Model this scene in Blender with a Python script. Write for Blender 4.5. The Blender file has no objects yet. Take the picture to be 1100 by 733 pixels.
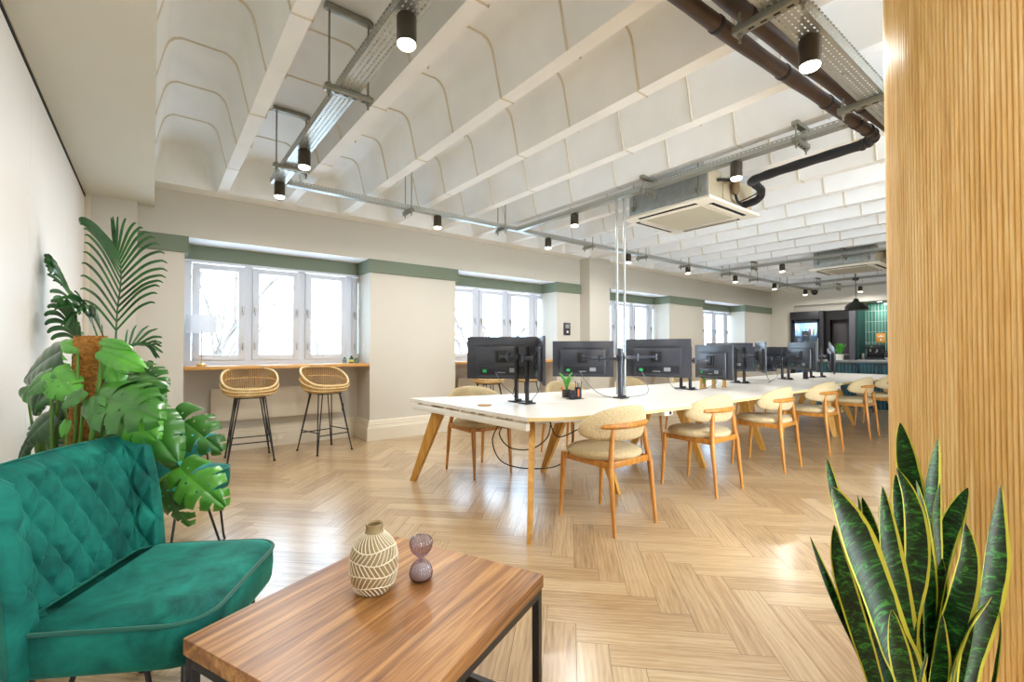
import bpy, bmesh, math, random
from math import sin, cos, pi, radians, sqrt, atan2, hypot, tan
from mathutils import Vector, Matrix
C = bpy.context.scene.collection
SC = bpy.context.scene

# ------------------------------------------------------------------ helpers
def lin(h):
    h = h.lstrip('#'); o = []
    for i in (0, 2, 4):
        c = int(h[i:i+2], 16) / 255
        o.append(c / 12.92 if c <= .04045 else ((c + .055) / 1.055) ** 2.4)
    return (o[0], o[1], o[2], 1)

class NT:
    def __init__(s, m):
        s.m = m; s.t = m.node_tree; s.n = s.t.nodes; s.l = s.t.links
    def new(s, ty, **k):
        n = s.n.new(ty)
        for a, v in k.items():
            if a[0] == '_': n.inputs[int(a[1:])].default_value = v
            else: setattr(n, a, v)
        return n
    def link(s, a, b): s.l.new(a, b)
    def math(s, op, a, b=None, c=None):
        n = s.n.new('ShaderNodeMath'); n.operation = op
        for i, v in enumerate((a, b, c)):
            if v is None: continue
            if isinstance(v, (int, float)): n.inputs[i].default_value = v
            else: s.l.new(v, n.inputs[i])
        return n.outputs[0]
    def mix(s, f, a, b):
        n = s.n.new('ShaderNodeMix'); n.data_type = 'RGBA'
        for i, v in ((0, f), (6, a), (7, b)):
            if isinstance(v, (int, float)): n.inputs[i].default_value = v
            elif isinstance(v, tuple): n.inputs[i].default_value = v
            else: s.l.new(v, n.inputs[i])
        return n.outputs[2]
    def ramp(s, f, stops):
        n = s.n.new('ShaderNodeValToRGB'); e = n.color_ramp.elements
        while len(e) < len(stops): e.new(.5)
        for i, (p, c) in enumerate(stops): e[i].position = p; e[i].color = c
        s.l.new(f, n.inputs[0]); return n.outputs[0]
    def coords(s, kind='Object', scale=(1, 1, 1), rot=(0, 0, 0)):
        tc = s.n.new('ShaderNodeTexCoord'); mp = s.n.new('ShaderNodeMapping')
        mp.inputs['Scale'].default_value = scale; mp.inputs['Rotation'].default_value = rot
        s.l.new(tc.outputs[kind], mp.inputs[0]); return mp.outputs[0]
    def noise(s, vec, scale, detail=3, rough=.5, dist=0):
        n = s.n.new('ShaderNodeTexNoise'); n.inputs['Scale'].default_value = scale
        n.inputs['Detail'].default_value = detail; n.inputs['Roughness'].default_value = rough
        n.inputs['Distortion'].default_value = dist
        s.l.new(vec, n.inputs['Vector']); return n.outputs['Fac']
    def bump(s, h, strength, dist=.01):
        n = s.n.new('ShaderNodeBump'); n.inputs['Strength'].default_value = strength
        n.inputs['Distance'].default_value = dist
        s.l.new(h, n.inputs['Height']); return n.outputs[0]

def base_mat(name):
    m = bpy.data.materials.new(name); m.use_nodes = True
    t = NT(m); p = t.n['Principled BSDF']
    return m, t, p

def mat(name, col, rough=.5, metal=0., spec=.5, var=0., vscale=8, bump=0., bscale=60, sheen=0., coat=0., emit=0., bdist=.004, trans=0., alpha=None):
    m, t, p = base_mat(name)
    c = lin(col); p.inputs['Base Color'].default_value = c
    p.inputs['Roughness'].default_value = rough; p.inputs['Metallic'].default_value = metal
    p.inputs['Specular IOR Level'].default_value = spec
    if sheen:
        p.inputs['Sheen Weight'].default_value = sheen; p.inputs['Sheen Roughness'].default_value = .35
    if coat:
        p.inputs['Coat Weight'].default_value = coat; p.inputs['Coat Roughness'].default_value = .1
    if trans: p.inputs['Transmission Weight'].default_value = trans
    if emit:
        p.inputs['Emission Color'].default_value = c; p.inputs['Emission Strength'].default_value = emit
    if var:
        f = t.noise(t.coords(), vscale, 4)
        d = tuple(x * (1 - var) for x in c[:3]) + (1,); e = tuple(min(1, x * (1 + var)) for x in c[:3]) + (1,)
        t.link(t.ramp(f, [(.3, d), (.7, e)]), p.inputs['Base Color'])
    if bump:
        t.link(t.bump(t.noise(t.coords(), bscale, 4), bump, bdist), p.inputs['Normal'])
    return m

def wood_mat(name, dark, mid, light, axis=0, rough=.4, scale=1., stretch=14, coat=0., spec=.5):
    m, t, p = base_mat(name)
    sc = [stretch * scale] * 3; sc[axis] = .8 * scale
    v = t.coords('Object', tuple(sc))
    f1 = t.noise(v, 1.6, 5, .6, 1.2)
    sc2 = [90 * scale] * 3; sc2[axis] = 3 * scale
    f2 = t.noise(t.coords('Object', tuple(sc2)), 1.5, 3, .6)
    f = t.math('ADD', t.math('MULTIPLY', f1, .75), t.math('MULTIPLY', f2, .25))
    t.link(t.ramp(f, [(.34, lin(dark)), (.5, lin(mid)), (.66, lin(light))]), p.inputs['Base Color'])
    p.inputs['Roughness'].default_value = rough; p.inputs['Specular IOR Level'].default_value = spec
    if coat: p.inputs['Coat Weight'].default_value = coat; p.inputs['Coat Roughness'].default_value = .15
    t.link(t.bump(f2, .15, .002), p.inputs['Normal'])
    return m

class MB:
    """collects shapes into one mesh"""
    def __init__(s): s.bm = bmesh.new(); s.mi = 0
    def _f(s, vs):
        try:
            f = s.bm.faces.new(vs); f.material_index = s.mi; f.smooth = True; return f
        except ValueError: return None
    def box(s, x0, x1, y0, y1, z0, z1, bev=0., seg=2):
        if x0 > x1: x0, x1 = x1, x0
        if y0 > y1: y0, y1 = y1, y0
        if z0 > z1: z0, z1 = z1, z0
        return s.obox((( x0+x1)/2, (y0+y1)/2, (z0+z1)/2), (x1-x0, y1-y0, z1-z0), None, bev, seg)
    def obox(s, c, d, M=None, bev=0., seg=2):
        M = M or Matrix.Identity(3); c = Vector(c)
        v = [s.bm.verts.new(c + M @ Vector((d[0]/2*a, d[1]/2*b, d[2]/2*e))) for e in (-1, 1) for a, b in ((-1, -1), (1, -1), (1, 1), (-1, 1))]
        fs = [s._f([v[i] for i in q]) for q in ((3, 2, 1, 0), (4, 5, 6, 7), (0, 1, 5, 4), (1, 2, 6, 5), (2, 3, 7, 6), (3, 0, 4, 7))]
        if bev:
            es = {e for f in fs for e in f.edges}
            r = bmesh.ops.bevel(s.bm, geom=list(es), offset=bev, segments=seg, profile=.5, affect='EDGES')
            for f in r['faces']: f.smooth = True; f.material_index = s.mi
        return s
    def bar(s, a, b, w, h, up=(0, 0, 1), bev=0.):
        a, b = Vector(a), Vector(b); d = b - a; L = d.length; d.normalize()
        u = Vector(up); x = d.cross(u)
        if x.length < 1e-5: x = d.cross(Vector((1, 0, 0)))
        x.normalize(); z = x.cross(d)
        M = Matrix((x, d, z)).transposed()
        return s.obox((a + b) / 2, (w, L, h), M, bev)
    def loft(s, rings, cap=True, closed=True):
        R = [[s.bm.verts.new(p) for p in r] for r in rings]; n = len(R[0])
        for i in range(len(R) - 1):
            for j in range(n if closed else n - 1):
                k = (j + 1) % n
                s._f([R[i][j], R[i][k], R[i+1][k], R[i+1][j]])
        if cap and closed:
            s._f(R[0][::-1]); s._f(R[-1])
        return s
    def tube(s, pts, r, n=8, cap=True, closed=False, flat=1.):
        P = [Vector(p) for p in pts]; m = len(P)
        rr = r if isinstance(r, (list, tuple)) else [r] * m
        T = []
        for i in range(m):
            a = P[(i-1) % m] if (closed or i > 0) else P[0]
            b = P[(i+1) % m] if (closed or i < m-1) else P[-1]
            d = b - a; T.append(d.normalized() if d.length > 1e-9 else Vector((0, 0, 1)))
        u = T[0].cross(Vector((0, 0, 1)))
        if u.length < 1e-3: u = T[0].cross(Vector((1, 0, 0)))
        u.normalize(); rings = []
        for i in range(m):
            u = u - T[i] * u.dot(T[i]); u.normalize(); w = T[i].cross(u)
            rings.append([P[i] + (u * cos(2*pi*k/n) + w * sin(2*pi*k/n) * flat) * rr[i] for k in range(n)])
        if closed: rings.append(rings[0])
        if closed:
            R = [[s.bm.verts.new(p) for p in q] for q in rings[:-1]]
            for i in range(m):
                for j in range(n):
                    k = (j+1) % n; s._f([R[i][j], R[i][k], R[(i+1) % m][k], R[(i+1) % m][j]])
        else: s.loft(rings, cap)
        return s
    def cyl(s, a, b, r, r2=None, n=16): return s.tube([a, b], [r, r if r2 is None else r2], n)
    def lathe(s, prof, c=(0, 0, 0), n=32, capb=True, capt=False, M=None):
        c = Vector(c); M = M or Matrix.Identity(3)
        rings = [[c + M @ Vector((r * cos(2*pi*k/n), r * sin(2*pi*k/n), z)) for k in range(n)] for r, z in prof]
        R = [[s.bm.verts.new(p) for p in q] for q in rings]
        for i in range(len(R)-1):
            for j in range(n):
                k = (j+1) % n; s._f([R[i][j], R[i][k], R[i+1][k], R[i+1][j]])
        if capb: s._f(R[0][::-1])
        if capt: s._f(R[-1])
        return s
    def prism(s, poly, z0, z1, bev=0.):
        a = [s.bm.verts.new((p[0], p[1], z0)) for p in poly]; b = [s.bm.verts.new((p[0], p[1], z1)) for p in poly]
        fs = [s._f(a[::-1]), s._f(b)]; n = len(poly)
        for i in range(n): fs.append(s._f([a[i], a[(i+1) % n], b[(i+1) % n], b[i]]))
        if bev:
            es = {e for f in fs[:2] if f for e in f.edges}
            r = bmesh.ops.bevel(s.bm, geom=list(es), offset=bev, segments=2, profile=.5, affect='EDGES')
            for f in r['faces']: f.smooth = True; f.material_index = s.mi
        return s
    def grid(s, rows):
        R = [[s.bm.verts.new(p) for p in r] for r in rows]
        for i in range(len(R)-1):
            for j in range(len(R[0])-1):
                s._f([R[i][j], R[i][j+1], R[i+1][j+1], R[i+1][j]])
        return R
    def sphere(s, c, r, n=12, sq=(1, 1, 1)):
        c = Vector(c); prof = []
        m = max(6, n // 2 + 2)
        rings = [[c + Vector((r*sq[0]*sin(pi*i/m)*cos(2*pi*k/n), r*sq[1]*sin(pi*i/m)*sin(2*pi*k/n), -r*sq[2]*cos(pi*i/m))) for k in range(n)] for i in range(1, m)]
        return s.loft(rings)
    def build(s, name, mats, parent=None, angle=40, flat=False, recalc=True):
        if recalc: bmesh.ops.recalc_face_normals(s.bm, faces=s.bm.faces[:])
        me = bpy.data.meshes.new(name); s.bm.to_mesh(me); s.bm.free()
        for m in (mats if isinstance(mats, (list, tuple)) else [mats]): me.materials.append(m)
        if not flat: me.set_sharp_from_angle(angle=radians(angle))
        o = bpy.data.objects.new(name, me); C.objects.link(o)
        if parent is not None: o.parent = parent
        return o

def tag(o, label, cat, group=None, kind=None):
    o['label'] = label; o['category'] = cat
    if group: o['group'] = group
    if kind: o['kind'] = kind
    return o
def struct(o):
    o['kind'] = 'structure'; return o
def empty(name, loc=(0, 0, 0), rz=0., parent=None):
    o = bpy.data.objects.new(name, None); C.objects.link(o); o.location = loc; o.rotation_euler = (0, 0, rz)
    o.empty_display_size = .1
    if parent is not None: o.parent = parent
    return o
def thing(name, label, cat, loc=(0, 0, 0), rz=0., group=None):
    return tag(empty(name, loc, rz), label, cat, group)
def dup(root, loc=None, rz=None, label=None, group=None):
    kids = {}
    for o in bpy.data.objects:
        if o.parent: kids.setdefault(o.parent, []).append(o)
    def cp(o, parent):
        c = o.copy(); C.objects.link(c); c.parent = parent
        for k in kids.get(o, []): cp(k, c)
        return c
    r = cp(root, root.parent)
    if loc is not None: r.location = loc
    if rz is not None: r.rotation_euler = (0, 0, rz)
    if label: r['label'] = label
    if group: r['group'] = group
    return r
def bez(p0, p1, p2, n=10):
    p0, p1, p2 = Vector(p0), Vector(p1), Vector(p2)
    return [p0*(1-t)**2 + p1*2*t*(1-t) + p2*t*t for t in [i/n for i in range(n+1)]]
def spline(P, n=8):
    """Catmull-Rom through the points"""
    P = [Vector(p) for p in P]; out = []
    for i in range(len(P)-1):
        a, b, c, d = P[max(i-1, 0)], P[i], P[i+1], P[min(i+2, len(P)-1)]
        for k in range(n):
            t = k/n
            out.append(.5*((2*b) + (c-a)*t + (2*a-5*b+4*c-d)*t*t + (3*b-a-3*c+d)*t**3))
    out.append(P[-1]); return out

# ------------------------------------------------------------------ camera
F_PX, H = 494.7, 1.14
YAW, PITCH = math.atan(386/494.7), math.atan(8.5/494.7)
cam = bpy.data.cameras.new('camera'); cam.sensor_width = 36; cam.lens = F_PX/1100*36; cam.clip_start = .05
co = bpy.data.objects.new('camera', cam); C.objects.link(co)
co.location = (0, 0, H); co.rotation_euler = (pi/2 + PITCH, 0, -YAW)
SC.camera = co
FW = Vector((sin(YAW)*cos(PITCH), cos(YAW)*cos(PITCH), sin(PITCH))); RT = Vector((cos(YAW), -sin(YAW), 0)); UP = RT.cross(FW)
def at(x, y, t):
    """a measured point: photograph x, y at depth t metres"""
    return Vector((0, 0, H)) + t * (FW + (x-550)/F_PX*RT + (366.5-y)/F_PX*UP)

# ------------------------------------------------------------------ materials
M = {}
M['wall'] = mat('wall_paint', 'c8c3b7', .75, spec=.25, var=.015, vscale=1.5)
M['wall_white'] = mat('white_wall_panel', 'f0efec', .5, spec=.4, var=.01, vscale=1)
M['bulkhead'] = mat('bulkhead_paint', 'd4d2c6', .8, spec=.2, var=.02, vscale=2)
M['green_trim'] = mat('sage_green_paint', '6f7a68', .6, spec=.3, var=.03, vscale=6)
M['cream'] = mat('cream_gloss_paint', 'd8d0bd', .4, spec=.4)
M['white_frame'] = mat('white_window_frame', 'cdd3de', .4, spec=.4)
M['dark'] = mat('dark_gap_shade', '1c1b1a', .9)
M['black_metal'] = mat('black_powder_coated_steel', '17171a', .38, spec=.5)
M['black_plastic'] = mat('black_plastic', '1d1f26', .35, spec=.5, bump=.05, bscale=400)
M['slate'] = mat('dark_slate_plastic', '33363f', .3, spec=.6)
M['steel'] = mat('galvanised_steel', 'a9aca8', .38, metal=.85, var=.12, vscale=14)
M['zinc'] = mat('zinc_plated_strut', '8d8c80', .42, metal=.8, var=.1, vscale=30)
M['white_plastic'] = mat('white_plastic', 'e9e5d8', .45, spec=.4)
M['white_lam'] = mat('white_laminate_table', 'e4e0d8', .42, spec=.4)
M['white_metal'] = mat('white_painted_metal', 'e8e4da', .45)
M['ply_edge'] = mat('pale_ply_edge', 'd9c488', .5)
M['brown_pipe'] = mat('brown_wrapped_pipe', '3d2c22', .5, spec=.5, var=.25, vscale=12, bump=.2, bscale=25)
M['black_rubber'] = mat('black_rubber', '15161a', .6)
M['green_label'] = mat('green_sticker', '27a85a', .6)
M['grey_label'] = mat('grey_sticker', '8c9096', .6)
M['red_label'] = mat('red_orange_sticker', 'd8532c', .6)
M['cable_white'] = mat('grey_cable', '6a6d74', .5)
M['seam'] = mat('ceiling_joint_filler', 'd6cfbf', .8, spec=.15)
M['boucle'] = mat('beige_boucle_fabric', 'c3b08a', .95, spec=.1, var=.16, vscale=90, bump=.7, bscale=160, sheen=.15, bdist=.006)
M['oak_leg'] = wood_mat('honey_oak_leg', '98601f', 'b67a30', 'cb9448', 2, .35, 1.6)
M['table_leg'] = wood_mat('golden_oak_table_leg', 'a5742c', 'bd8a3c', 'd0a255', 2, .4, 1.2)
M['counter'] = wood_mat('oak_counter', 'b07c3c', 'c79350', 'd9aa68', 0, .35, 1.2)
M['walnut'] = wood_mat('walnut_table_top', '623d20', '9a6a3b', 'c8985f', 0, .33, 1.1, 12)
M['white_sand'] = mat('white_sand', 'e6e4d6', .9, bump=.3, bscale=500)
M['pot_white'] = mat('white_ceramic', 'e8e4da', .35)
M['pot_grey'] = mat('charcoal_planter', '3c3d3f', .6)
M['soil'] = mat('potting_soil', '2b1f17', .95, bump=.8, bscale=80)
M['stem'] = mat('green_plant_stem', '5f8a36', .5)
def shade_mat():
    m = bpy.data.materials.new('white_lamp_shade'); m.use_nodes = True; t = NT(m); t.n.remove(t.n['Principled BSDF'])
    a = t.new('ShaderNodeBsdfDiffuse'); a.inputs[0].default_value = lin('f2f4f8'); b = t.new('ShaderNodeBsdfTranslucent'); b.inputs[0].default_value = lin('f2f4f8')
    mx = t.new('ShaderNodeMixShader'); mx.inputs[0].default_value = .55; t.link(a.outputs[0], mx.inputs[1]); t.link(b.outputs[0], mx.inputs[2])
    t.link(mx.outputs[0], t.n['Material Output'].inputs[0]); return m
M['lamp_white'] = shade_mat()
M['brass'] = mat('brass_metal', 'c79a45', .35, metal=.9)
M['kitchen_black'] = mat('black_kitchen_unit', '26252a', .5, var=.08, vscale=4)
M['door_void'] = mat('black_doorway', '0d0c0d', .7)
M['worktop'] = mat('grey_stone_worktop', '7d7f7f', .35, var=.1, vscale=20)
M['orange_paper'] = mat('orange_printed_card', 'eaa13c', .6)
M['paper_white'] = mat('white_paper_print', 'f0ead8', .7)
M['terracotta'] = mat('orange_plastic', 'e0642a', .5)
M['bark'] = mat('pale_bark', 'cfc3b4', .9, var=.15)

def velvet(name, dark, light):
    m, t, p = base_mat(name)
    v = t.coords('Object', (1, 1, 1))
    f = t.noise(v, 7, 4, .6, .6)
    t.link(t.ramp(f, [(.3, lin(dark)), (.7, lin(light))]), p.inputs['Base Color'])
    p.inputs['Roughness'].default_value = .75; p.inputs['Specular IOR Level'].default_value = .2
    p.inputs['Sheen Weight'].default_value = .45; p.inputs['Sheen Roughness'].default_value = .3
    p.inputs['Sheen Tint'].default_value = lin('6fe0c8')
    t.link(t.bump(t.noise(v, 500, 2), .1, .002), p.inputs['Normal'])
    return m
M['velvet'] = velvet('emerald_velvet', '04423e', '1c8475')
M['piping'] = mat('dark_green_piping', '0b5a4c', .7, sheen=.5)

def glass_mat(name, tint='f4faff', gloss=.07, rough=.02):
    m = bpy.data.materials.new(name); m.use_nodes = True; t = NT(m); t.n.remove(t.n['Principled BSDF'])
    a = t.new('ShaderNodeBsdfTransparent'); a.inputs[0].default_value = lin(tint)
    b = t.new('ShaderNodeBsdfGlossy'); b.inputs['Roughness'].default_value = rough
    mx = t.new('ShaderNodeMixShader'); mx.inputs[0].default_value = gloss
    t.link(a.outputs[0], mx.inputs[1]); t.link(b.outputs[0], mx.inputs[2])
    t.link(mx.outputs[0], t.n['Material Output'].inputs[0]); return m
M['glass'] = glass_mat('clear_window_glass', 'e2ecf4', .05)
M['smoke_glass'] = glass_mat('mauve_ribbed_glass', 'd2c6d4', .2, .12)
M['clear_glass'] = glass_mat('clear_jar_glass', 'dcebe6', .12, .05)

def emis(name, col, s):
    m, t, p = base_mat(name)
    p.inputs['Base Color'].default_value = lin(col); p.inputs['Emission Color'].default_value = lin(col); p.inputs['Emission Strength'].default_value = s
    return m
M['bulb'] = emis('warm_spotlight_lens', 'fff3dc', 14.)

def holes_mat():
    """galvanised sheet with rows of punched slots"""
    m, t, p = base_mat('perforated_galvanised_sheet')
    p.inputs['Metallic'].default_value = .8; p.inputs['Roughness'].default_value = .38
    p.inputs['Base Color'].default_value = lin('b4b6b0')
    uv = t.new('ShaderNodeUVMap'); sx = t.new('ShaderNodeSeparateXYZ'); t.link(uv.outputs[0], sx.inputs[0])
    fu = t.math('FRACT', t.math('MULTIPLY', sx.outputs[0], 1/.032)); fv = t.math('FRACT', t.math('MULTIPLY', sx.outputs[1], 1/.024))
    h = t.math('MULTIPLY', t.math('LESS_THAN', t.math('ABSOLUTE', t.math('SUBTRACT', fu, .5)), .27), t.math('LESS_THAN', t.math('ABSOLUTE', t.math('SUBTRACT', fv, .5)), .15))
    tr = t.new('ShaderNodeBsdfTransparent'); mx = t.new('ShaderNodeMixShader')
    t.link(h, mx.inputs[0]); t.link(p.outputs[0], mx.inputs[1]); t.link(tr.outputs[0], mx.inputs[2])
    t.link(mx.outputs[0], t.n['Material Output'].inputs[0]); return m
M['perf'] = holes_mat()

def tile_mat(name, c1, c2, grout, w, h):
    """vertical stacked tiles, UV in metres"""
    m, t, p = base_mat(name)
    uv = t.new('ShaderNodeUVMap'); sx = t.new('ShaderNodeSeparateXYZ'); t.link(uv.outputs[0], sx.inputs[0])
    u = t.math('DIVIDE', sx.outputs[0], w); v = t.math('DIVIDE', sx.outputs[1], h)
    fu, fv = t.math('FRACT', u), t.math('FRACT', v)
    g = t.math('MAXIMUM', t.math('GREATER_THAN', t.math('ABSOLUTE', t.math('SUBTRACT', fu, .5)), .5 - .0035/w), t.math('GREATER_THAN', t.math('ABSOLUTE', t.math('SUBTRACT', fv, .5)), .5 - .0035/h))
    cb = t.new('ShaderNodeCombineXYZ'); t.link(t.math('FLOOR', u), cb.inputs[0]); t.link(t.math('FLOOR', v), cb.inputs[1])
    wn = t.new('ShaderNodeTexWhiteNoise'); t.link(cb.outputs[0], wn.inputs[0])
    t.link(t.mix(g, t.mix(wn.outputs[0], lin(c1), lin(c2)), lin(grout)), p.inputs['Base Color'])
    p.inputs['Roughness'].default_value = .18
    return m
M['tile_green'] = tile_mat('glazed_green_tiles', '2f6a5e', '4b8a7d', 'c4cfc8', .065, .26)
M['tile_dark'] = tile_mat('dark_teal_tiles', '173a44', '245560', '5a7a80', .06, .22)

def uvbox(o, scale=1.):
    """box-projected UVs in metres"""
    me = o.data; uv = me.uv_layers.new(name='UVMap')
    for pl in me.polygons:
        n = pl.normal; ax = max(range(3), key=lambda i: abs(n[i]))
        for li in pl.loop_indices:
            c = me.vertices[me.loops[li].vertex_index].co
            uv.data[li].uv = ((c.y, c.z) if ax == 0 else (c.x, c.z) if ax == 1 else (c.x, c.y))
    return o
# ------------------------------------------------------------------ room shell
WY = 5.613; X_END = 13.44
OPEN = [(.243, 2.135), (3.365, 5.33), (6.65, 8.59), (9.92, 11.92)]
PIER = [(-.6, .243), (2.135, 3.365), (5.33, 6.65), (8.59, 9.92), (11.92, 13.5)]
Z_TOP = 2.705

def floor_mat():
    m, t, p = base_mat('oak_herringbone_planks')
    uv = t.new('ShaderNodeUVMap'); mp = t.new('ShaderNodeMapping'); mp.inputs['Scale'].default_value = (1.1, 16, 1)
    t.link(uv.outputs[0], mp.inputs[0])
    at_ = t.new('ShaderNodeAttribute', attribute_name='tone')
    f1 = t.noise(mp.outputs[0], 2.2, 5, .62, 1.0)
    mp2 = t.new('ShaderNodeMapping'); mp2.inputs['Scale'].default_value = (6, 120, 1); t.link(uv.outputs[0], mp2.inputs[0])
    f2 = t.noise(mp2.outputs[0], 1.5, 3, .6)
    mp3 = t.new('ShaderNodeMapping'); mp3.inputs['Scale'].default_value = (2.2, 7, 1); t.link(uv.outputs[0], mp3.inputs[0])
    wv = t.new('ShaderNodeTexWave'); wv.wave_type = 'RINGS'; wv.inputs['Scale'].default_value = 2.0
    wv.inputs['Distortion'].default_value = 6; wv.inputs['Detail'].default_value = 2; t.link(mp3.outputs[0], wv.inputs['Vector'])
    f = t.math('ADD', t.math('MULTIPLY', f1, .5), t.math('MULTIPLY', f2, .22))
    f = t.math('ADD', f, t.math('MULTIPLY', wv.outputs['Fac'], .08))
    f = t.math('ADD', f, t.math('MULTIPLY', t.math('SUBTRACT', at_.outputs['Fac'], .5), .17))
    t.link(t.ramp(f, [(.2, lin('8c7152')), (.36, lin('b0936d')), (.5, lin('c2a984')), (.68, lin('d4c09e'))]), p.inputs['Base Color'])
    p.inputs['Roughness'].default_value = .34; p.inputs['Specular IOR Level'].default_value = .5
    t.link(t.ramp(f2, [(.2, (.25, .25, .25, 1)), (.8, (.36, .36, .36, 1))]), p.inputs['Roughness'])
    p.inputs['Coat Weight'].default_value = .6; p.inputs['Coat Roughness'].default_value = .2
    t.link(t.bump(f2, .12, .002), p.inputs['Normal'])
    return m

def make_floor():
    rnd = random.Random(4); bm = bmesh.new()
    uvl = bm.loops.layers.uv.new('UVMap'); tone = bm.faces.layers.float.new('tone')
    L, w = .61, .122; r2 = sqrt(.5)
    d1 = Vector((r2, -r2, 0)); d2 = Vector((-r2, -r2, 0)); o = Vector((1.398, 1.361, 0))
    g = .0009
    X0, X1, Y0, Y1 = -1.0, 15.0, -2.6, 6.5
    def plank(u, v, lu, lv):
        c = o + d1*(u+lu/2) + d2*(v+lv/2)
        if not (X0 < c.x < X1 and Y0 < c.y < Y1): return
        q = [(u+g, v+g), (u+lu-g, v+g), (u+lu-g, v+lv-g), (u+g, v+lv-g)]
        vs = [bm.verts.new(o + d1*a + d2*b) for a, b in q]
        f = bm.faces.new(vs); f[tone] = rnd.random()
        f.normal_update()
        if f.normal.z < 0: f.normal_flip()
        ou, ov = rnd.random()*50, rnd.random()*50
        for lp in f.loops:
            d = lp.vert.co - c; a, b = d.dot(d1), d.dot(d2)
            if lv > lu: a, b = b, a
            lp[uvl].uv = (ou + a, ov + b)
    for m in range(-18, 26):
        for n in range(-90, 90):
            plank(n*w + m*L, n*w - m*L, L, w)
            plank(n*w + L + m*L, n*w + w - L - m*L, w, L)
    me = bpy.data.meshes.new('floor'); bm.to_mesh(me); bm.free()
    me.materials.append(floor_mat())
    ob = bpy.data.objects.new('floor', me); C.objects.link(ob); struct(ob)
    b = MB(); b.box(-1.3, 15.3, -2.9, 6.8, -.12, -.0012)
    struct(b.build('floor_slab', mat('dark_plank_joint', '5e4a34', .7)))
make_floor()

def make_ceiling():
    b = MB(); zt = 3.05
    def prof(x0, x1, d=0.):
        """coffer section from beam edge to beam edge, d offsets into the room"""
        w = x1 - x0
        pts = [(0, Z_TOP - (d if d else 0)), (.022, 2.79), (.045, 2.89), (.062, 2.965), (.078, 3.005), (.105, 3.035), (.14, zt)]
        P = [(x0 + a + d, z - (d if z > 2.95 else 0)) for a, z in pts]
        Q = [(x1 - a - d, z - (d if z > 2.95 else 0)) for a, z in pts[::-1]]
        return P + Q
    Y0, YE = -2.6, 5.30
    ks = range(-1, 22)
    for k in ks:
        bl = .49 + .604*k; br = bl + .092; nx = bl + .604
        x1 = min(nx, X_END + .3)
        P = prof(br, nx)
        b.mi = 0
        b.grid([[(x, Y0, z) for x, z in P], [(x, YE, z) for x, z in P],
                [(x, YE+.06, Z_TOP + (z-Z_TOP)*.72) for x, z in P], [(x, YE+.10, Z_TOP) for x, z in P]])
        b.grid([[(bl, Y0, Z_TOP), (br, Y0, Z_TOP)], [(bl, YE+.10, Z_TOP), (br, YE+.10, Z_TOP)]])
        # joint ridges across the coffer
        b.mi = 1
        for j in range(-6, 7):
            y = 2.285 + .583*j + (.0 if k % 3 else .012)
            if not Y0+.1 < y < YE-.1: continue
            G = prof(br, nx, .007)
            h = .008
            b.grid([[(x, y-h, z) for x, z in P], [(x, y-h*.5, z) for x, z in G], [(x, y+h*.5, z) for x, z in G], [(x, y+h, z) for x, z in P]])
            if k % 2 == j % 2:
                b.box(bl+.001, br-.001, y-.006, y+.006, Z_TOP-.003, Z_TOP+.002)
    b.mi = 0
    b.box(-.6, X_END+.3, YE+.10, WY+.05, Z_TOP, Z_TOP+.05)
    m = mat('white_painted_concrete', 'eff2f3', .78, spec=.2, var=.035, vscale=3, bump=.25, bscale=22, bdist=.006)
    o = b.build('ceiling', [m, M['seam']], angle=30); struct(o)
    s = MB(); s.box(-.9, 15.3, -2.6, 6.4, 3.2, 3.3); struct(s.build('ceiling_slab', M['wall']))
make_ceiling()

def make_walls():
    for x0, x1 in PIER:
        b = MB(); b.box(x0, x1, WY, 6.35, 0, 2.74); struct(b.build('wall_window', M['wall']))
    for x0, x1 in OPEN:
        b = MB(); b.box(x0, x1, WY, 6.35, 2.26, 2.74); struct(b.build('wall_lintel', M['wall']))
        b = MB(); b.box(x0, x1, 6.05, 6.35, 0, .955); struct(b.build('wall_parapet', M['wall']))
    b = MB(); b.box(5.89, 6.41, 5.384, WY+.01, 0, 2.73); struct(b.build('column', M['wall']))
    b = MB(); b.box(-.6, -.125, 5.5, WY+.01, 0, 2.53); struct(b.build('pilaster_column', M['wall']))
    b = MB(); b.box(-.7, .0, -2.6, WY, 2.512, 3.15); struct(b.build('ceiling_beam', M['bulkhead']))
    # flush white panel wall on the left with seam gaps
    b = MB(); b.box(-.7, -.500, -2.6, 5.50, 0, 2.512); b.mi = 1
    ys = [-2.6, -.42, .8, 2.02, 3.24, 4.46, 5.487]
    for a, c in zip(ys, ys[1:]): b.box(-.505, -.485, a+.003, c-.003, .0, 2.478, .001, 1)
    b.mi = 2; b.box(-.5, -.447, 5.494, 5.502, 0, 2.512); b.box(-.503, -.474, -2.6, 5.49, 2.500, 2.513); b.mi = 0; b.box(-.503, -.481, -2.6, 5.49, 2.479, 2.500)  # dark strip along the top stands in for the shade of a gap
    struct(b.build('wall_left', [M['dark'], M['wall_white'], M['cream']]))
    # far wall with the kitchen recess
    b = MB(); b.box(X_END, 13.6, 5.03, 5.75, 0, 2.74); b.box(X_END, 13.6, -2.6, 5.03, 2.28, 2.74)
    b.box(X_END, 14.3, -2.6, .4, 0, 2.28)
    b.box(13.6, 14.3, 5.08, 5.2, 0, 2.4); b.box(13.56, 13.7, 3.7, 5.09, 2.115, 2.30); b.box(13.6, 14.3, .4, 5.1, 2.28, 2.36)  # panel above the fridge cabinet added to catch light in the recess
    struct(b.build('wall_far', M['wall']))
    b = MB(); b.box(14.16, 14.3, .4, 5.08, 0, 2.3); struct(b.build('wall_kitchen', M['wall']))
make_walls()
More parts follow.
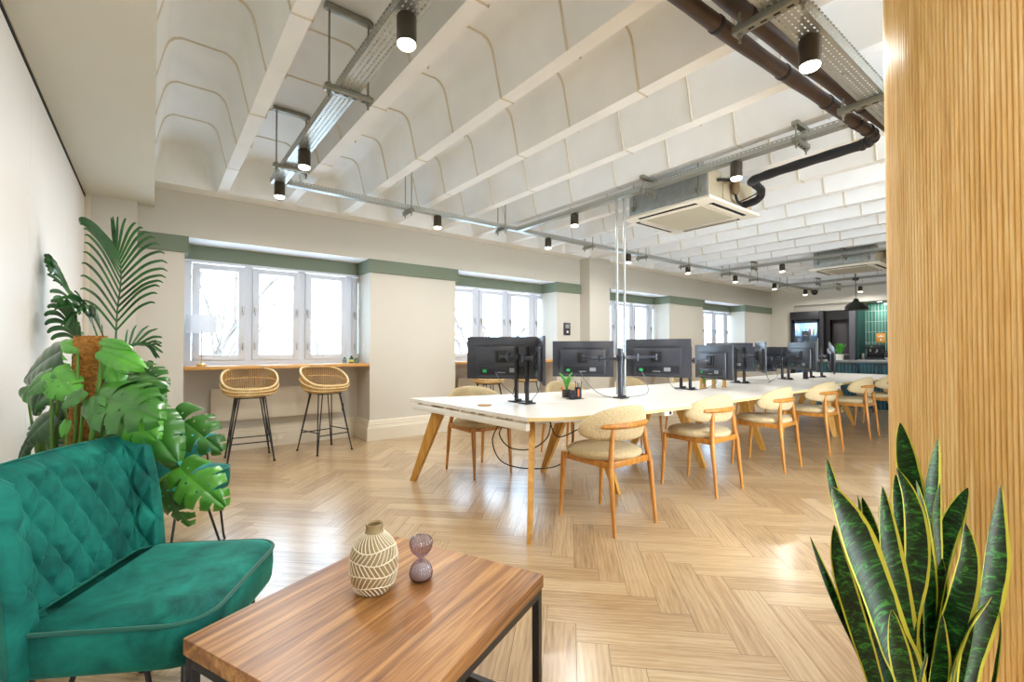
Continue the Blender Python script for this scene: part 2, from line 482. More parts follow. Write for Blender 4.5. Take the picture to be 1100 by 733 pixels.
b = MB(); b.box(-.7, 1.9, -1.75, -1.6, 0, 3.1); struct(b.build('wall_back_light_block', M['wall']))  # unseen partial wall, added to cut the fill from behind the camera
b = MB(); b.box(4.6, 14.4, -2.75, -2.6, 0, 3.2); struct(b.build('wall_right_light_block', M['wall']))  # unseen partial wall, sized to hold side light off the far end

M['soffit_lit'] = mat('soffit_daylight_tint', 'eceef2', .6)  # window light on the soffits put into this white
def make_trim():
    b = MB(); z0, z1 = 2.10, 2.262; f = WY - .03; yb = 5.975
    for i, (x0, x1) in enumerate(PIER):
        a = -.125 if i == 0 else x0 - .03; c = X_END if i == 4 else x1 + .03
        if i == 2:
            b.box(a, 5.89, f, WY+.002, z0, z1); b.box(6.41, c, f, WY+.002, z0, z1)
        else: b.box(a, c, f, WY+.002, z0, z1)
    for x0, x1 in OPEN:
        b.box(x0-.002, x0+.03, WY+.003, yb, z0, z1-.004); b.box(x1-.03, x1+.002, WY+.003, yb, z0, z1-.004)
        b.box(x0+.03, x1-.03, yb-.001, yb+.03, z0+.001, z1-.005)
    o = b.build('trim_1', M['green_trim']); struct(o)
    # tall stepped skirting following the piers and recesses
    path = [(-.125, WY), (.243, WY)]
    for x0, x1 in OPEN:
        path += [(x0, WY), (x0, 6.05), (x1, 6.05), (x1, WY)]
        if abs(x1-5.33) < .01: path += [(5.89, WY), (5.89, 5.384), (6.41, 5.384), (6.41, WY)]
    path += [(X_END, WY)]
    P = [path[0]]
    for q in path[1:]:
        if hypot(q[0]-P[-1][0], q[1]-P[-1][1]) > .01: P.append(q)
    prof = [(.046, 0), (.046, .155), (.036, .163), (.036, .172), (.03, .18), (.03, .205), (.02, .212), (.02, .228), (.008, .25), (0, .252)]
    def off(d):
        out = []
        for i, p in enumerate(P):
            n = []
            for a, c in ((P[i-1], p) if i else (p, P[1]), (p, P[i+1]) if i < len(P)-1 else (P[i-1], p)):
                v = Vector((c[0]-a[0], c[1]-a[1])).normalized(); n.append(Vector((v.y, -v.x)))
            mv = (n[0] + n[1])
            mv = mv / (1 + n[0].dot(n[1])) if n[0].dot(n[1]) > -.9 else n[0]
            out.append((p[0] + mv.x*d, p[1] + mv.y*d))
        return out
    b = MB(); rows = [[(x, y, z) for x, y in off(d)] for d, z in prof]
    b.grid(rows); struct(b.build('baseboard_window', M['cream'], angle=20))
    for x0, x1 in OPEN:
        b = MB(); b.box(x0+.001, x1-.001, WY+.002, 6.02, 2.2575, 2.2635); struct(b.build('trim_2', M['soffit_lit']))  # added sheet under the lintel, coloured as if window-lit
    b = MB()
    b.box(X_END-.03, X_END+.01, 5.06, WY-.04, 0, .15, .006); struct(b.build('baseboard_far', M['cream']))
make_trim()

def make_windows():
    for i, (x0, x1) in enumerate(OPEN):
        r = struct(empty('window_%d' % (i+1), (x0, 6.01, .96)))
        W = x1 - x0; top = 2.10 - .96 + .03
        b = MB(); g = MB(); hd = MB()
        b.box(0, W, 0, .09, 0, .06); b.box(0, W, 0, .09, top-.05, top)
        c0 = .157 if W < 1.93 else .17; pitch = .571; pw = .36
        b.box(0, c0-.075, .005, .085, .03, top-.03)
        g.mi = 0
        x = c0
        k = 0
        while x < W:
            xe = min(x + pw, W)
            # sash around the pane
            s0, s1 = x - .07, min(xe + .07, W)
            for q in ((s0, x), (xe, s1)):
                if q[1] - q[0] > .004: b.box(q[0], q[1], -.012, .055, .055, top-.06, .004)
            b.box(s0+.002, s1-.002, -.011, .054, .052, .115, .004); b.box(s0+.002, s1-.002, -.011, .054, top-.12, top-.062, .004)
            b.box(s1-.002, min(s1+.075, W), .012, .08, .03, top-.04) if s1 < W else None
            g.box(x-.005, xe+.005, .018, .024, .1, top-.1)
            for hx in ((xe+.045,) if k == 0 else (x-.045,) if k == 2 else (x-.045, xe+.045)):
                if hx < W-.03:
                    hd.box(hx-.012, hx+.012, -.03, -.008, .60, .66, .003); hd.bar((hx, -.04, .655), (hx, -.04, .56), .013, .013, (0, 1, 0), .003)
                    hd.bar((hx, -.026, .17), (hx, -.03, .25), .014, .012, (0, 1, 0), .003)
            x += pitch; k += 1
        struct(b.build('window_frame', M['white_frame'], r)); struct(g.build('window_pane', M['glass'], r)); struct(hd.build('window_handle', M['steel'], r))
        # white board that closes the head above the sashes
        h = MB(); h.box(0, W, -.03, -.004, top-.055, top+.02); struct(h.build('head_board', M['white_frame'], r))
make_windows()
# ------------------------------------------------------------------ window counters, stools, radiators
ORD = ['first', 'second', 'third', 'fourth']
def make_counters():
    names = ['long oak window counter holding the white lamp, under the nearest window', 'oak window counter behind the first monitors, under the second window',
             'oak window counter under the third window, just past the projecting pier', 'oak window counter under the farthest window near the kitchen']
    for i, (x0, x1) in enumerate(OPEN):
        b = MB(); b.box(x0+.004, x1-.004, WY-.005, 6.0, .925, .96, .003)
        o = b.build('window_counter', M['counter']); tag(o, names[i], 'counter', 'oak counters under the windows')
make_counters()

def make_radiators():
    for i, (x0, x1) in enumerate(OPEN[:2]):
        t = thing('radiator', ['cream flat panel radiator low on the wall behind the two near rattan stools', 'cream flat panel radiator under the second window counter'][i], 'radiator', (x0, 6.05, 0), 0, 'radiators under the windows')
        b = MB(); b.box(.26, 1.66, -.10, -.05, .34, .70, .008); b.box(.27, 1.65, -.045, -.02, .36, .68)
        b.box(.4, .46, -.03, .0, .4, .64); b.box(1.45, 1.51, -.03, 0, .4, .64)
        b.build('panel', M['cream'], t)
        v = MB(); v.cyl((.22, -.07, .38), (.22, -.07, .44), .018, n=12); v.cyl((.22, -.07, .36), (.26, -.07, .36), .009, n=8); v.cyl((.22, -.07, .36), (.22, -.07, .25), .008, n=8)
        v.build('valve', M['white_plastic'], t)
make_radiators()

def make_outlets():
    b = MB(); b.box(1.90, 1.955, 6.035, 6.052, .34, .44, .004); o = b.build('wall_socket', M['slate'])
    tag(o, 'small grey vertical socket plate beside the near radiator', 'socket')
    b = MB(); b.box(1.10, 1.24, 6.0, 6.016, .05, .13, .004); b.mi = 1
    for x in (1.135, 1.2): b.box(x-.012, x+.012, 5.998, 6.001, .075, .105)
    o = b.build('skirting_socket', [M['cream'], M['white_plastic']])
    tag(o, 'cream double socket set in the skirting behind the near stools', 'socket')
    t = thing('wall_control', 'dark grey thermostat plate on the pier right of the second window', 'control', (5.56, WY, 1.48))
    b = MB(); b.box(-.075, .075, -.02, 0, -.105, .105, .006); b.build('plate', M['slate'], t)
    b = MB(); b.box(-.045, .045, -.023, -.018, .01, .075, .003); b.build('display', mat('grey_lcd', '8e958f', .3), t)
    b = MB(); b.cyl((0, -.018, -.05), (0, -.026, -.05), .02, n=16); b.build('dial', M['white_plastic'], t)
make_outlets()

def make_stool(name_label):
    t = thing('rattan_stool', name_label, 'stool', (0, 0, 0), 0, 'rattan bar stools at the window counters')
    # basket seat: bowl that rises to a low wrap-around back at +y .. local: sitter faces -y? front is +y
    N = 84
    def rim(a, s=0.):      # the sitter faces the window's opposite: tall back at +y
        bk = .5 + .5*sin(a)
        rx, ry = .245, .225
        z = .735 + .20*(bk*bk*(3-2*bk))
        out = .02*bk
        return Vector(((rx+out)*cos(a), (ry+out)*sin(a), z))
    def base(a): return Vector((.155*cos(a), .145*sin(a), .655))
    def wall(a, k):
        p0, p2 = base(a), rim(a); p1 = Vector((p2.x*1.08, p2.y*1.08, .668))
        return p0*(1-k)**2 + p1*2*k*(1-k) + p2*k*k
    b = MB()
    for i in range(N):
        a = 2*pi*i/N
        b.tube([wall(a, k/7) for k in range(8)], .0042, 5)
    for i in range(-7, 8):
        x = i*.02; y = .145*sqrt(max(0, 1-(x/.155)**2)); b.tube([(x, -y, .654), (x, y, .654)], .0042, 5)
    b.build('basket_weave', M['cane'], t)
    r = MB()
    r.tube([rim(2*pi*i/48) for i in range(48)], .011, 8, closed=True)
    r.tube([base(2*pi*i/40) for i in range(40)], .008, 8, closed=True)
    for k in (.45, .78):
        r.tube([wall(2*pi*i/48, k)*1.0 + Vector((cos(2*pi*i/48), sin(2*pi*i/48), 0))*.006 for i in range(48)], .0065, 6, closed=True)
    r.build('cane_rim', M['cane_pale'], t)
    sr = MB(); z = .642
    sr.tube([(.13, .12, z), (-.13, .12, z), (-.13, -.12, z), (.13, -.12, z)], .007, 8, closed=True)
    sr.build('seat_ring', M['black_metal'], t)
    for sx in (-1, 1):
        for sy in (-1, 1):
            l = MB()
            l.tube([(sx*.10, sy*.12, z), (sx*.205, sy*.215, .006)], .0065, 8); l.tube([(sx*.13, sy*.09, z), (sx*.207, sy*.21, .006)], .0065, 8)
            l.cyl((sx*.206, sy*.213, 0), (sx*.206, sy*.213, .014), .013, n=10)
            l.build('leg', M['black_metal'], t)
    f = MB(); zf = .2; q = .205 - .0748*zf/.6*1.0
    q = .178
    f.tube([(q, q+.008, zf), (-q, q+.008, zf)], .006, 8); f.tube([(q, -q-.008, zf), (-q, -q-.008, zf)], .006, 8)
    f.tube([(q, q+.008, zf+.03), (q, -q-.008, zf+.03)], .006, 8); f.tube([(-q, q+.008, zf+.03), (-q, -q-.008, zf+.03)], .006, 8)
    f.build('foot_rail', M['black_metal'], t)
    return t
M['cane'] = mat('honey_rattan_cane', 'b98f4e', .55, var=.25, vscale=30)
M['cane_pale'] = mat('pale_rattan_binding', 'ddc48d', .5, var=.1, vscale=30)
st = make_stool('rattan bar stool with black rod legs, nearer the lamp end of the first window counter')
st.location = (.80, 5.43, 0); st.rotation_euler = (0, 0, radians(-4))
dup(st, (1.54, 5.40, 0), radians(14), 'rattan bar stool with black rod legs, nearer the pier end of the first window counter')
dup(st, (3.80, 5.42, 0), radians(-6), 'rattan bar stool seen below the first monitor, at the second window counter')
dup(st, (4.50, 5.42, 0), radians(8), 'rattan bar stool seen behind the paired monitor posts at the second window counter')

def make_lamp():
    t = thing('table_lamp', 'white drum-shaded table lamp on the first window counter', 'lamp', (.40, 5.74, .96))
    b = MB(); b.lathe([(.045, 0), (.045, .02), (.02, .028), (.012, .03)], n=24, capt=True); b.build('base', M['brass'], t)
    b = MB(); b.cyl((0, 0, .025), (0, 0, .40), .007, n=10); b.build('stem', M['brass'], t)
    b = MB(); b.lathe([(.135, .345), (.135, .53), (.132, .53), (.132, .345), (.135, .345)], n=40, capb=False); b.build('lamp_shade', M['lamp_white'], t)
make_lamp()
def make_bottles():
    for i, (x, c, h, lb) in enumerate([(1.90, 'clear_glass', .085, 'small clear glass bottle at the pier end of the first window counter'), (1.985, 'jar_green', .10, 'green-tinted glass bottle with yellow label at the pier end of the first window counter'), (2.05, 'clear_glass', .075, 'short clear glass jar closest to the pier on the first window counter')]):
        t = thing('glass_bottle', lb, 'bottle', (x, 5.85, .96), 0, 'small bottles on the first counter')
        b = MB(); b.lathe([(.022, 0), (.026, .006), (.026, h*.6), (.012, h*.78), (.012, h), (.009, h), (.009, h*.78), (.022, h*.58), (.022, .008)], n=16); b.build('body', M[c], t)
        if i == 1:
            b = MB(); b.lathe([(.0268, .015), (.0268, .045)], n=16, capb=False); b.build('label_band', mat('yellow_label', 'd8c34a', .6), t)
        b = MB(); b.lathe([(.0135, h-.004), (.0135, h+.012)], n=12, capt=True); b.build('cap', M['pot_white'], t)
M['jar_green'] = glass_mat('green_jar_glass', '6fc9a4', .12, .05)
make_bottles()

# ------------------------------------------------------------------ dining chairs
def make_chair(label):
    t = thing('dining_chair', label, 'chair', (0, 0, 0), 0, 'beige dining chairs at the bench desks')
    # seat cushion: superellipse slab, front is +y
    b = MB(); rings = []
    def se(rx, ry, z, yo=0., n=40, e=2.35):
        out = []
        for k in range(n):
            a = 2*pi*k/n; c, s_ = cos(a), sin(a)
            taper = 1 - .10*(s_ < 0)*abs(s_)
            out.append((rx*taper*abs(c)**(2/e)*(1 if c > 0 else -1), yo + ry*abs(s_)**(2/e)*(1 if s_ > 0 else -1), z))
        return out
    for rx, ry, z in ((.19, .185, .432), (.228, .222, .44), (.242, .236, .456), (.24, .234, .474), (.222, .217, .488), (.16, .155, .498), (.07, .07, .501)):
        rings.append(se(rx, ry, z, .012))
    b.loft(rings); b.build('seat', M['boucle'], t, angle=180)
    f = MB()
    f.loft([se(.205, .2, .405, .012), se(.21, .205, .41, .012), se(.205, .2, .434, .012)])
    f.bar((-.195, -.20, .422), (.195, -.20, .422), .022, .042, bev=.004)
    f.bar((-.19, -.2, .418), (-.19, .19, .418), .022, .04, bev=.004); f.bar((.19, -.2, .418), (.19, .19, .418), .022, .04, bev=.004)
    f.build('seat_frame', M['oak_leg'], t)
    for sx in (-1, 1):
        l = MB(); l.tube([(sx*.195, .205, .44), (sx*.196, .21, .36), (sx*.20, .236, 0)], [.0185, .019, .011], 14); l.build('leg', M['oak_leg'], t)
        l = MB(); l.tube([(sx*.148, -.190, .652), (sx*.172, -.196, .50), (sx*.193, -.208, .40), (sx*.203, -.245, 0)], [.0135, .018, .019, .011], 14); l.build('leg', M['oak_leg'], t)
    # curved back rail
    r = MB(); R, cy_ = .388, .158
    pts = [(R*1.0*sin(a), cy_ - R*cos(a), .655 + .004*cos(a*2)) for a in [radians(-35 + 70*i/20) for i in range(21)]]
    r.tube(pts, [.012 + .009*sin(pi*i/20)**.5 for i in range(21)], 12, flat=.95); r.build('back_rail', M['oak_leg'], t)
    # padded wrap-around backrest
    k = MB(); rows = []; NA, NB = 36, 18; Rb = .36; cb = .158
    amax = radians(58)
    for i in range(NA+1):
        u = -1 + 2*i/NA; a = u*amax
        hh = .108*(max(0, 1 - abs(u)**2.3))**.55 + .002; th = .026*(max(0, 1-abs(u)**6))**.5 + .002
        zc = .670 - .040*abs(u)**2.5
        c = Vector((Rb*sin(a), cb - Rb*cos(a), zc)); nrm = Vector((sin(a), -cos(a), 0))
        rows.append([c + nrm*th*cos(2*pi*j/NB) + Vector((0, 0, 1))*hh*(abs(sin(2*pi*j/NB))**.85)*(1 if sin(2*pi*j/NB) > 0 else -1) + nrm*(-.03)*(sin(2*pi*j/NB)*.0) for j in range(NB)])
    k.loft(rows); k.build('backrest', M['boucle'], t, angle=180)
    return t
ch = make_chair('beige dining chair nearest the camera, at the near end of the long desk')
ch.location = (2.415, 2.065, 0); ch.rotation_euler = (0, 0, radians(-1))
NEARLAB = ['second beige dining chair along the near side of the long white desk', 'third beige dining chair along the near side of the long white desk',
           'fourth beige dining chair along the near side of the long desk', 'beige dining chair with a small tag hanging under its seat, at the far desk', 'last beige dining chair half hidden by the ribbed wooden column']
for (x, y, a), lb in zip([(3.60, 2.065, 0), (4.76, 2.05, 2), (5.92, 2.05, 0), (7.33, 2.06, 1), (8.45, 2.05, 0)], NEARLAB): o = dup(ch, (x, y, 0), radians(a), lb)
CHAIR_TAGGED = [o for o in bpy.data.objects if o.get('label') == NEARLAB[3]][0]
b = MB(); b.box(-.045, .045, -.004, 0, -.06, .02, .002); b.mi = 1; b.box(-.028, .028, -.0055, -.003, -.04, -.005)
o = b.build('care_tag', [M['ply_edge'], mat('brown_print', '8a5a34', .7)], CHAIR_TAGGED); o.location = (-.08, .08, .36)
FARLAB = ['beige dining chair across the near end of the long desk, behind dangling cables', 'beige dining chair on the window side behind the desk organiser', 'beige dining chair on the window side behind the thick grey conduit post',
          'beige dining chair on the window side behind the monitors past the conduit post', 'beige dining chair on the window side of the far desk']
for (x, y, a), lb in zip([(2.415, 3.60, 180), (3.62, 3.60, 182), (4.78, 3.60, 179), (5.95, 3.58, 180), (7.6, 3.58, 180)], FARLAB): dup(ch, (x, y, 0), radians(a), lb)

# ------------------------------------------------------------------ bench desks
ZD = .70                                                            # desk top height
def make_desk(label, front, back, legs, midlegs):
    """front / back: edge lines of the boat-shaped top, near end first"""
    t = thing('bench_desk', label, 'desk', (0, 0, 0))
    def line(P): return [(p.x, p.y) for p in spline([(x, y, 0) for x, y in P], 5)]
    F, B = line(front), line(back)
    def yat(P, x):
        for p, q in zip(P, P[1:]):
            if p[0] <= x <= q[0] + 1e-6: return p[1] + (q[1]-p[1])*(x-p[0])/max(1e-6, q[0]-p[0])
        return P[0][1] if x < P[0][0] else P[-1][1]
    x0, x1 = front[0][0], front[-1][0]
    xs = [x0 + (x1-x0)*i/24 for i in range(25)]
    Mi = [(x, (yat(F, x) + yat(B, x))/2) for x in xs]
    Mi[0] = ((front[0][0]+back[0][0])/2, (front[0][1]+back[0][1])/2)
    for P, s in ((F, -1), (B, 1)):
        b = MB(); m = [(x, y + s*.006) for x, y in Mi]
        poly = P + m[::-1] if s < 0 else m + P[::-1]
        b.prism(poly, ZD-.025, ZD); b.mi = 1
        b.grid([[(x, y + s*.0008, ZD-.024) for x, y in P], [(x, y + s*.0008, ZD-.0015) for x, y in P]])
        b.build('tabletop', [M['white_lam'], M['ply_edge']], t)
    f = MB()
    for (a, c), s in (((front[0], back[0]), 1), ((front[-1], back[-1]), -1)):
        A, Q = Vector((a[0]+s*.028, a[1]+.03, 0)), Vector((c[0]+s*.028, c[1]-.03, 0))
        up = Vector((0, 0, 1)); f.bar(A + up*.632, Q + up*.632, .036, .05, bev=.004)
        for k in range(7):
            p = A.lerp(Q, (k+.5)/7); f.box(p.x-.016, p.x+.016, p.y-.018, p.y+.018, .655, .676)
    for o in (-.3, .3):
        P = [Vector((x, y+o, .64)) for x, y in Mi[1:-1]]
        for p, q in zip(P, P[1:]): f.bar(p, q, .04, .05)
    f.build('frame', M['white_metal'], t)
    c = MB(); P = [(x, y) for x, y in Mi if x0+.25 < x < x1-.3]
    for p, q in zip(P, P[1:]):
        c.bar((p[0], p[1], .545), (q[0], q[1], .545), .18, .004)
        for o in (-.09, .09): c.bar((p[0], p[1]+o, .575), (q[0], q[1]+o, .575), .004, .06)
    c.box(P[0][0]-.005, P[0][0], P[0][1]-.092, P[0][1]+.092, .545, .615); c.build('cable_channel', M['white_metal'], t)
    for top, bot in legs + midlegs:
        l = MB(); a, q = Vector(top), Vector(bot); d = (q - a).normalized()
        hx = Vector((d.x, d.y, 0)); w = hx.normalized() if hx.length > .02 else Vector((0, 1, 0)); s = Vector((-w.y, w.x, 0))
        def ring(c, hw, hs): return [c + w*hw + s*hs, c - w*hw + s*hs, c - w*hw - s*hs, c + w*hw - s*hs]
        l.loft([ring(a, .06, .019), ring(a.lerp(q, .3), .052, .019), ring(q, .026, .016)]); l.build('leg', M['table_leg'], t, angle=20)
    return t
def mid(x, yc=2.79): return [((x, yc-.14, .675), (x+.02, yc-.42, 0)), ((x, yc+.1, .675), (x-.01, yc+.42, 0))]
make_desk('long white boat-shaped bench desk with splayed oak legs, lined with monitors',
          [(1.89, 2.26), (2.05, 2.17), (2.2, 2.115), (2.5, 2.045), (2.76, 2.008), (3.19, 1.98), (3.93, 1.965), (4.9, 1.965), (5.9, 1.985), (6.6, 2.03), (7.08, 2.10)],
          [(1.815, 3.82), (2.18, 3.70), (2.65, 3.56), (3.1, 3.48), (3.7, 3.44), (4.9, 3.42), (6.0, 3.43), (7.08, 3.45)],
          [((2.05, 2.40, .66), (1.758, 2.085, 0)), ((1.90, 3.40, .66), (1.79, 3.68, 0)), ((6.95, 2.28, .66), (7.0, 2.15, 0)), ((6.95, 3.2, .66), (7.0, 3.4, 0))], mid(2.88) + mid(4.16) + mid(5.43))
make_desk('second white bench desk beyond the long one, in front of the tiled bar',
          [(7.12, 2.10), (7.7, 2.03), (8.5, 2.0), (9.3, 2.03), (9.9, 2.10)], [(7.12, 3.45), (8.5, 3.45), (9.9, 3.45)],
          [((7.25, 2.28, .66), (7.2, 2.15, 0)), ((7.25, 3.2, .66), (7.2, 3.4, 0)), ((9.76, 2.28, .66), (9.8, 2.15, 0)), ((9.76, 3.2, .66), (9.8, 3.4, 0))], mid(8.5))
b = MB(); b.lathe([(.055, .70), (.055, .707), (.05, .709)], c=(2.04, 2.96, 0), n=28, capt=True)
tag(b.build('coaster', M['table_leg']), 'round wooden coaster lying on the near end of the long white desk', 'coaster')

# under-desk power box and hanging cables
t = thing('power_module', 'small white power socket with a black outlet under the near side of the long desk', 'power socket', (3.14, 2.09, .645))
b = MB(); b.box(-.055, .055, -.03, .03, -.02, .03, .006); b.build('housing', M['white_plastic'], t)
b = MB(); 
b.box(.005, .03, -.034, -.029, -.01, .015)
b.build('outlet', M['black_plastic'], t)
def cable(pts, r, label, m='black_rubber', name='cable', group=None):
    b = MB(); b.tube(spline(pts, 8), r, 6); o = b.build(name, M[m]); tag(o, label, 'cable', group); return o
cable([(2.10, 2.86, .56), (2.0, 2.80, .45), (2.06, 2.76, .30), (2.25, 2.68, .235), (2.45, 2.55, .26), (2.55, 2.52, .42), (2.6, 2.55, .56)], .0048, 'longest black cable loop hanging under the near end of the long desk')
cable([(2.14, 2.84, .56), (2.05, 2.78, .5), (2.12, 2.74, .40), (2.28, 2.68, .38), (2.42, 2.66, .45), (2.48, 2.68, .56)], .0048, 'shorter black cable loop hanging inside the longer one under the long desk')
cable([(2.45, 2.66, .57), (2.48, 2.6, .46), (2.60, 2.5, .52), (2.72, 2.45, .60)], .0045, 'short black cable crossing below the desk edge beside the near oak leg')
# ------------------------------------------------------------------ monitors, posts, desk things
KS = 1.073
def onto(p):
    """measured desk-top point carried to the desk's height"""
    return (p[0]*KS, p[1]*KS, H + (p[2]-H)*KS)
def make_monitor(label):
    t = thing('monitor', label, 'monitor', (0, 0, 0), 0, 'monitors on the bench desks')
    w, h = .613, .362
    b = MB(); b.obox((0, .006, 0), (w, .016, h), None, .004)
    b.obox((0, -.012, -.03), (w*.74, .03, h*.72), None, .012); b.build('housing', M['slate'], t)
    b = MB(); b.obox((0, .0145, .004), (w-.012, .002, h-.022)); b.build('screen', mon_screen, t)
    g = MB(); g.obox((0, -.003, h*.30), (w*.62, .003, .005)); g.build('vent_slot', M['black_plastic'], t)
    p = MB(); p.obox((0, -.034, .012), (.105, .014, .105), None, .003); p.obox((0, -.045, .012), (.05, .02, .05), None, .004)
    for x in (-.043, .043):
        for z in (-.031, .055): p.cyl((x, -.036, z), (x, -.045, z), .006, n=8)
    p.build('mount_plate', M['black_metal'], t)
    i = MB(); i.obox((.01, -.026, -.108), (w*.66, .012, .075), None, .004); io = i.build('connector_panel', M['black_plastic'], t)
    s = MB(); s.obox((-.145, -.0335, -.112), (.034, .002, .026)); s.build('green_sticker', M['green_label'], io)
    s = MB(); s.obox((.10, -.0335, -.105), (.06, .002, .036)); s.build('grey_sticker', M['grey_label'], io)
    s = MB(); s.obox((0, -.0335, -.125), (.07, .002, .008)); s.build('maker_bar', M['grey_label'], io)
    return t
mon_screen = mat('black_glossy_screen', '0a0b0d', .15)
MON = [((2.203, 2.953, 1.069), -46, 'black monitor seen from behind, left of the nearest paired posts'),
       ((2.231, 2.525, 1.061), -127, 'monitor turned edge-on just right of the nearest paired posts'),
       ((3.200, 3.016, 1.046), -49, 'black monitor seen from behind, left of the thick post above the organiser'),
       ((3.531, 2.431, 1.059), -70, 'black monitor seen from behind, directly right of the thick grey post'),
       ((4.374, 2.374, 1.012), -115, 'black monitor turned at an angle above the row of leaf cuttings in tubes'),
       ((5.683, 2.862, 1.047), -40, 'dark monitor behind the pair of posts past the leaf cuttings'),
       ((5.393, 2.374, 1.049), -146, 'steeply angled monitor seen nearly side-on, past the leaf cuttings'),
       ((6.508, 2.917, 1.00), -38, 'dark monitor between the steeply angled monitor and the next pair of posts'),
       ((7.667, 3.155, 1.0), -38, 'farthest dark monitor, low against the cream far wall'),
       ((6.255, 2.266, 1.052), -129, 'monitor standing directly in front of the glass door fridge'),
       ((6.90, 2.152, 1.03), -157, 'thin edge-on monitor leaning before the black doorway')]
MON = [(onto(c), a, lb) for c, a, lb in MON]
for i, (c, a, lb) in enumerate(MON):
    if i == 0: m0 = make_monitor(lb); m0.location = c; m0.rotation_euler = (0, 0, radians(a))
    else: o = dup(m0, c, radians(a), lb)
    if i == 10: o.rotation_euler = (0, radians(8), radians(a))

def make_post(label, x, y, mons, r=.0175, top=1.15, m='black_metal'):
    x, y = x*KS, y*KS
    t = thing('monitor_mount', label, 'monitor mount', (x, y, ZD), 0, 'monitor posts along the middle of the desks')
    b = MB(); b.box(-.05, .05, -.055, .055, 0, .012, .004); b.box(-.02, .02, -.05, -.02, .0, .03, .004); b.build('base_plate', M[m], t)
    b = MB(); b.cyl((0, 0, .01), (0, 0, top-ZD), r, n=18); b.cyl((0, 0, top-ZD), (0, 0, top-ZD+.01), r*.9, n=18); b.build('post', M[m], t)
    for c, a in mons:
        n = Vector((sin(radians(a)), -cos(radians(a)), 0)); tgt = Vector(c) + n*.052 + Vector((0, 0, .012)) - Vector((x, y, ZD))
        zj = min(max(tgt.z, .22), top-ZD-.04)
        j = MB(); j.cyl((0, 0, zj-.022), (0, 0, zj+.022), r+.012, n=18)
        mid_ = Vector((tgt.x*.5, tgt.y*.5, zj)) + n*.05
        j.bar((0, 0, zj), mid_, .032, .03, bev=.008); j.cyl(mid_ - Vector((0, 0, .03)), mid_ + Vector((0, 0, .03)), .02, n=14)
        j.bar(mid_, (tgt.x, tgt.y, tgt.z), .026, .028, bev=.008); j.cyl(tgt - Vector((0, 0, .028)), tgt + Vector((0, 0, .028)), .016, n=12)
        j.build('arm', M['slate'], t)
    return t
mm = [(m[0], m[1]) for m in MON]
make_post('left of the two nearest black monitor posts at the end of the long desk', 2.228, 2.80, [mm[0]])
make_post('right of the two nearest black monitor posts at the end of the long desk', 2.215, 2.655, [mm[1]])
make_post('thick grey-black post carrying two monitors at the foot of the silver conduits', 3.073, 2.47, [mm[2], mm[3]], .025, 1.14, 'slate')
make_post('front post of the pair right of the thick grey post', 4.26, 2.55, [mm[4]])
make_post('rear post of the pair right of the thick grey post', 4.305, 2.68, [])
make_post('left post of the pair right of the monitor above the leaf cuttings', 5.567, 2.735, [mm[5]])
make_post('right post of the pair right of the monitor above the leaf cuttings', 5.562, 2.63, [mm[6]])
make_post('left post of the pair before the dark far monitors', 6.749, 2.68, [mm[7]])
make_post('right post of the pair before the dark far monitors', 6.706, 2.585, [mm[9]])
make_post('slim black post right of the monitor before the fridge', 7.409, 2.56, [mm[8]])
make_post('slim black post holding the thin edge-on monitor', 7.626, 2.50, [mm[10]])

def make_organiser(label, x, y, rz=0., plant=True):
    t = thing('desk_organiser', label, 'desk organiser', (x*KS, y*KS, ZD), rz)
    b = MB()
    def cup(cx, cy, r, h): b.lathe([(r*.96, 0), (r, .002), (r, h), (r-.002, h), (r-.003, .004)], c=(cx, cy, 0), n=18)
    b.box(-.075, .075, -.04, .04, 0, .004); cup(.045, .005, .030, .10); cup(-.005, .01, .026, .075); cup(-.05, -.005, .022, .045)
    b.build('mesh_cups', M['mesh'], t)
    p = MB()
    for i, (px, py, an) in enumerate([(.04, .0, .1), (.05, .012, -.06), (.055, -.004, .2), (.036, .01, -.18)]): p.cyl((px, py, .01), (px+an*.12, py, .135 + .008*i), .0035, n=8)
    p.build('pens', M['black_plastic'], t)
    q = MB(); q.box(.006, .026, -.028, -.02, .02, .085, .003); q.build('orange_tool', M['terracotta'], t)
    return t
M['mesh'] = mat('dark_wire_mesh', '35343a', .5, metal=.5, var=.4, vscale=300)
make_organiser('dark mesh desk organiser with pens and an orange tool, below the second monitor', 2.73, 2.66)
make_organiser('dark desk organiser with pens beneath the monitor in front of the fridge', 7.05, 2.50, .3)

def leaf_strip(b, pts, width, side, fold=.15, prof=None, n=3):
    """leaf blade following pts; side = sideways vector(s)"""
    P = spline(pts, 5); m = len(P); rows = []
    for i, p in enumerate(P):
        t = i/(m-1); d = (P[min(i+1, m-1)] - P[max(i-1, 0)]).normalized()
        s = (side - d*side.dot(d)).normalized(); nn = d.cross(s)
        w = width * (prof(t) if prof else max(.02, sin(pi*min(1, t*.92+.06))**.8))
        rows.append([p + s*(w*.5*u) + nn*(fold*w*(abs(u)-.5)) for u in (-1, -.5, 0, .5, 1)])
    return b.grid(rows)
t = thing('potted_plant', 'small green leafy plant behind the desk organiser below the second monitor', 'plant', (2.97, 3.0, ZD))
b = MB(); b.lathe([(.03, 0), (.038, .005), (.042, .07), (.038, .07), (.035, .06)], n=20); b.build('pot', M['pot_grey'], t)
rnd = random.Random(8); b = MB()
for i in range(11):
    a = i*2.4; r = .05 + .04*rnd.random(); h = .13 + .07*rnd.random()
    leaf_strip(b, [(0, 0, .06), (r*.5*cos(a), r*.5*sin(a), .06+h*.6), (r*1.3*cos(a), r*1.3*sin(a), .06+h*.85)], .03, Vector((-sin(a), cos(a), 0)))
M['leaf_small'] = mat('fresh_green_leaf', '4b9a34', .4, var=.2, vscale=20)
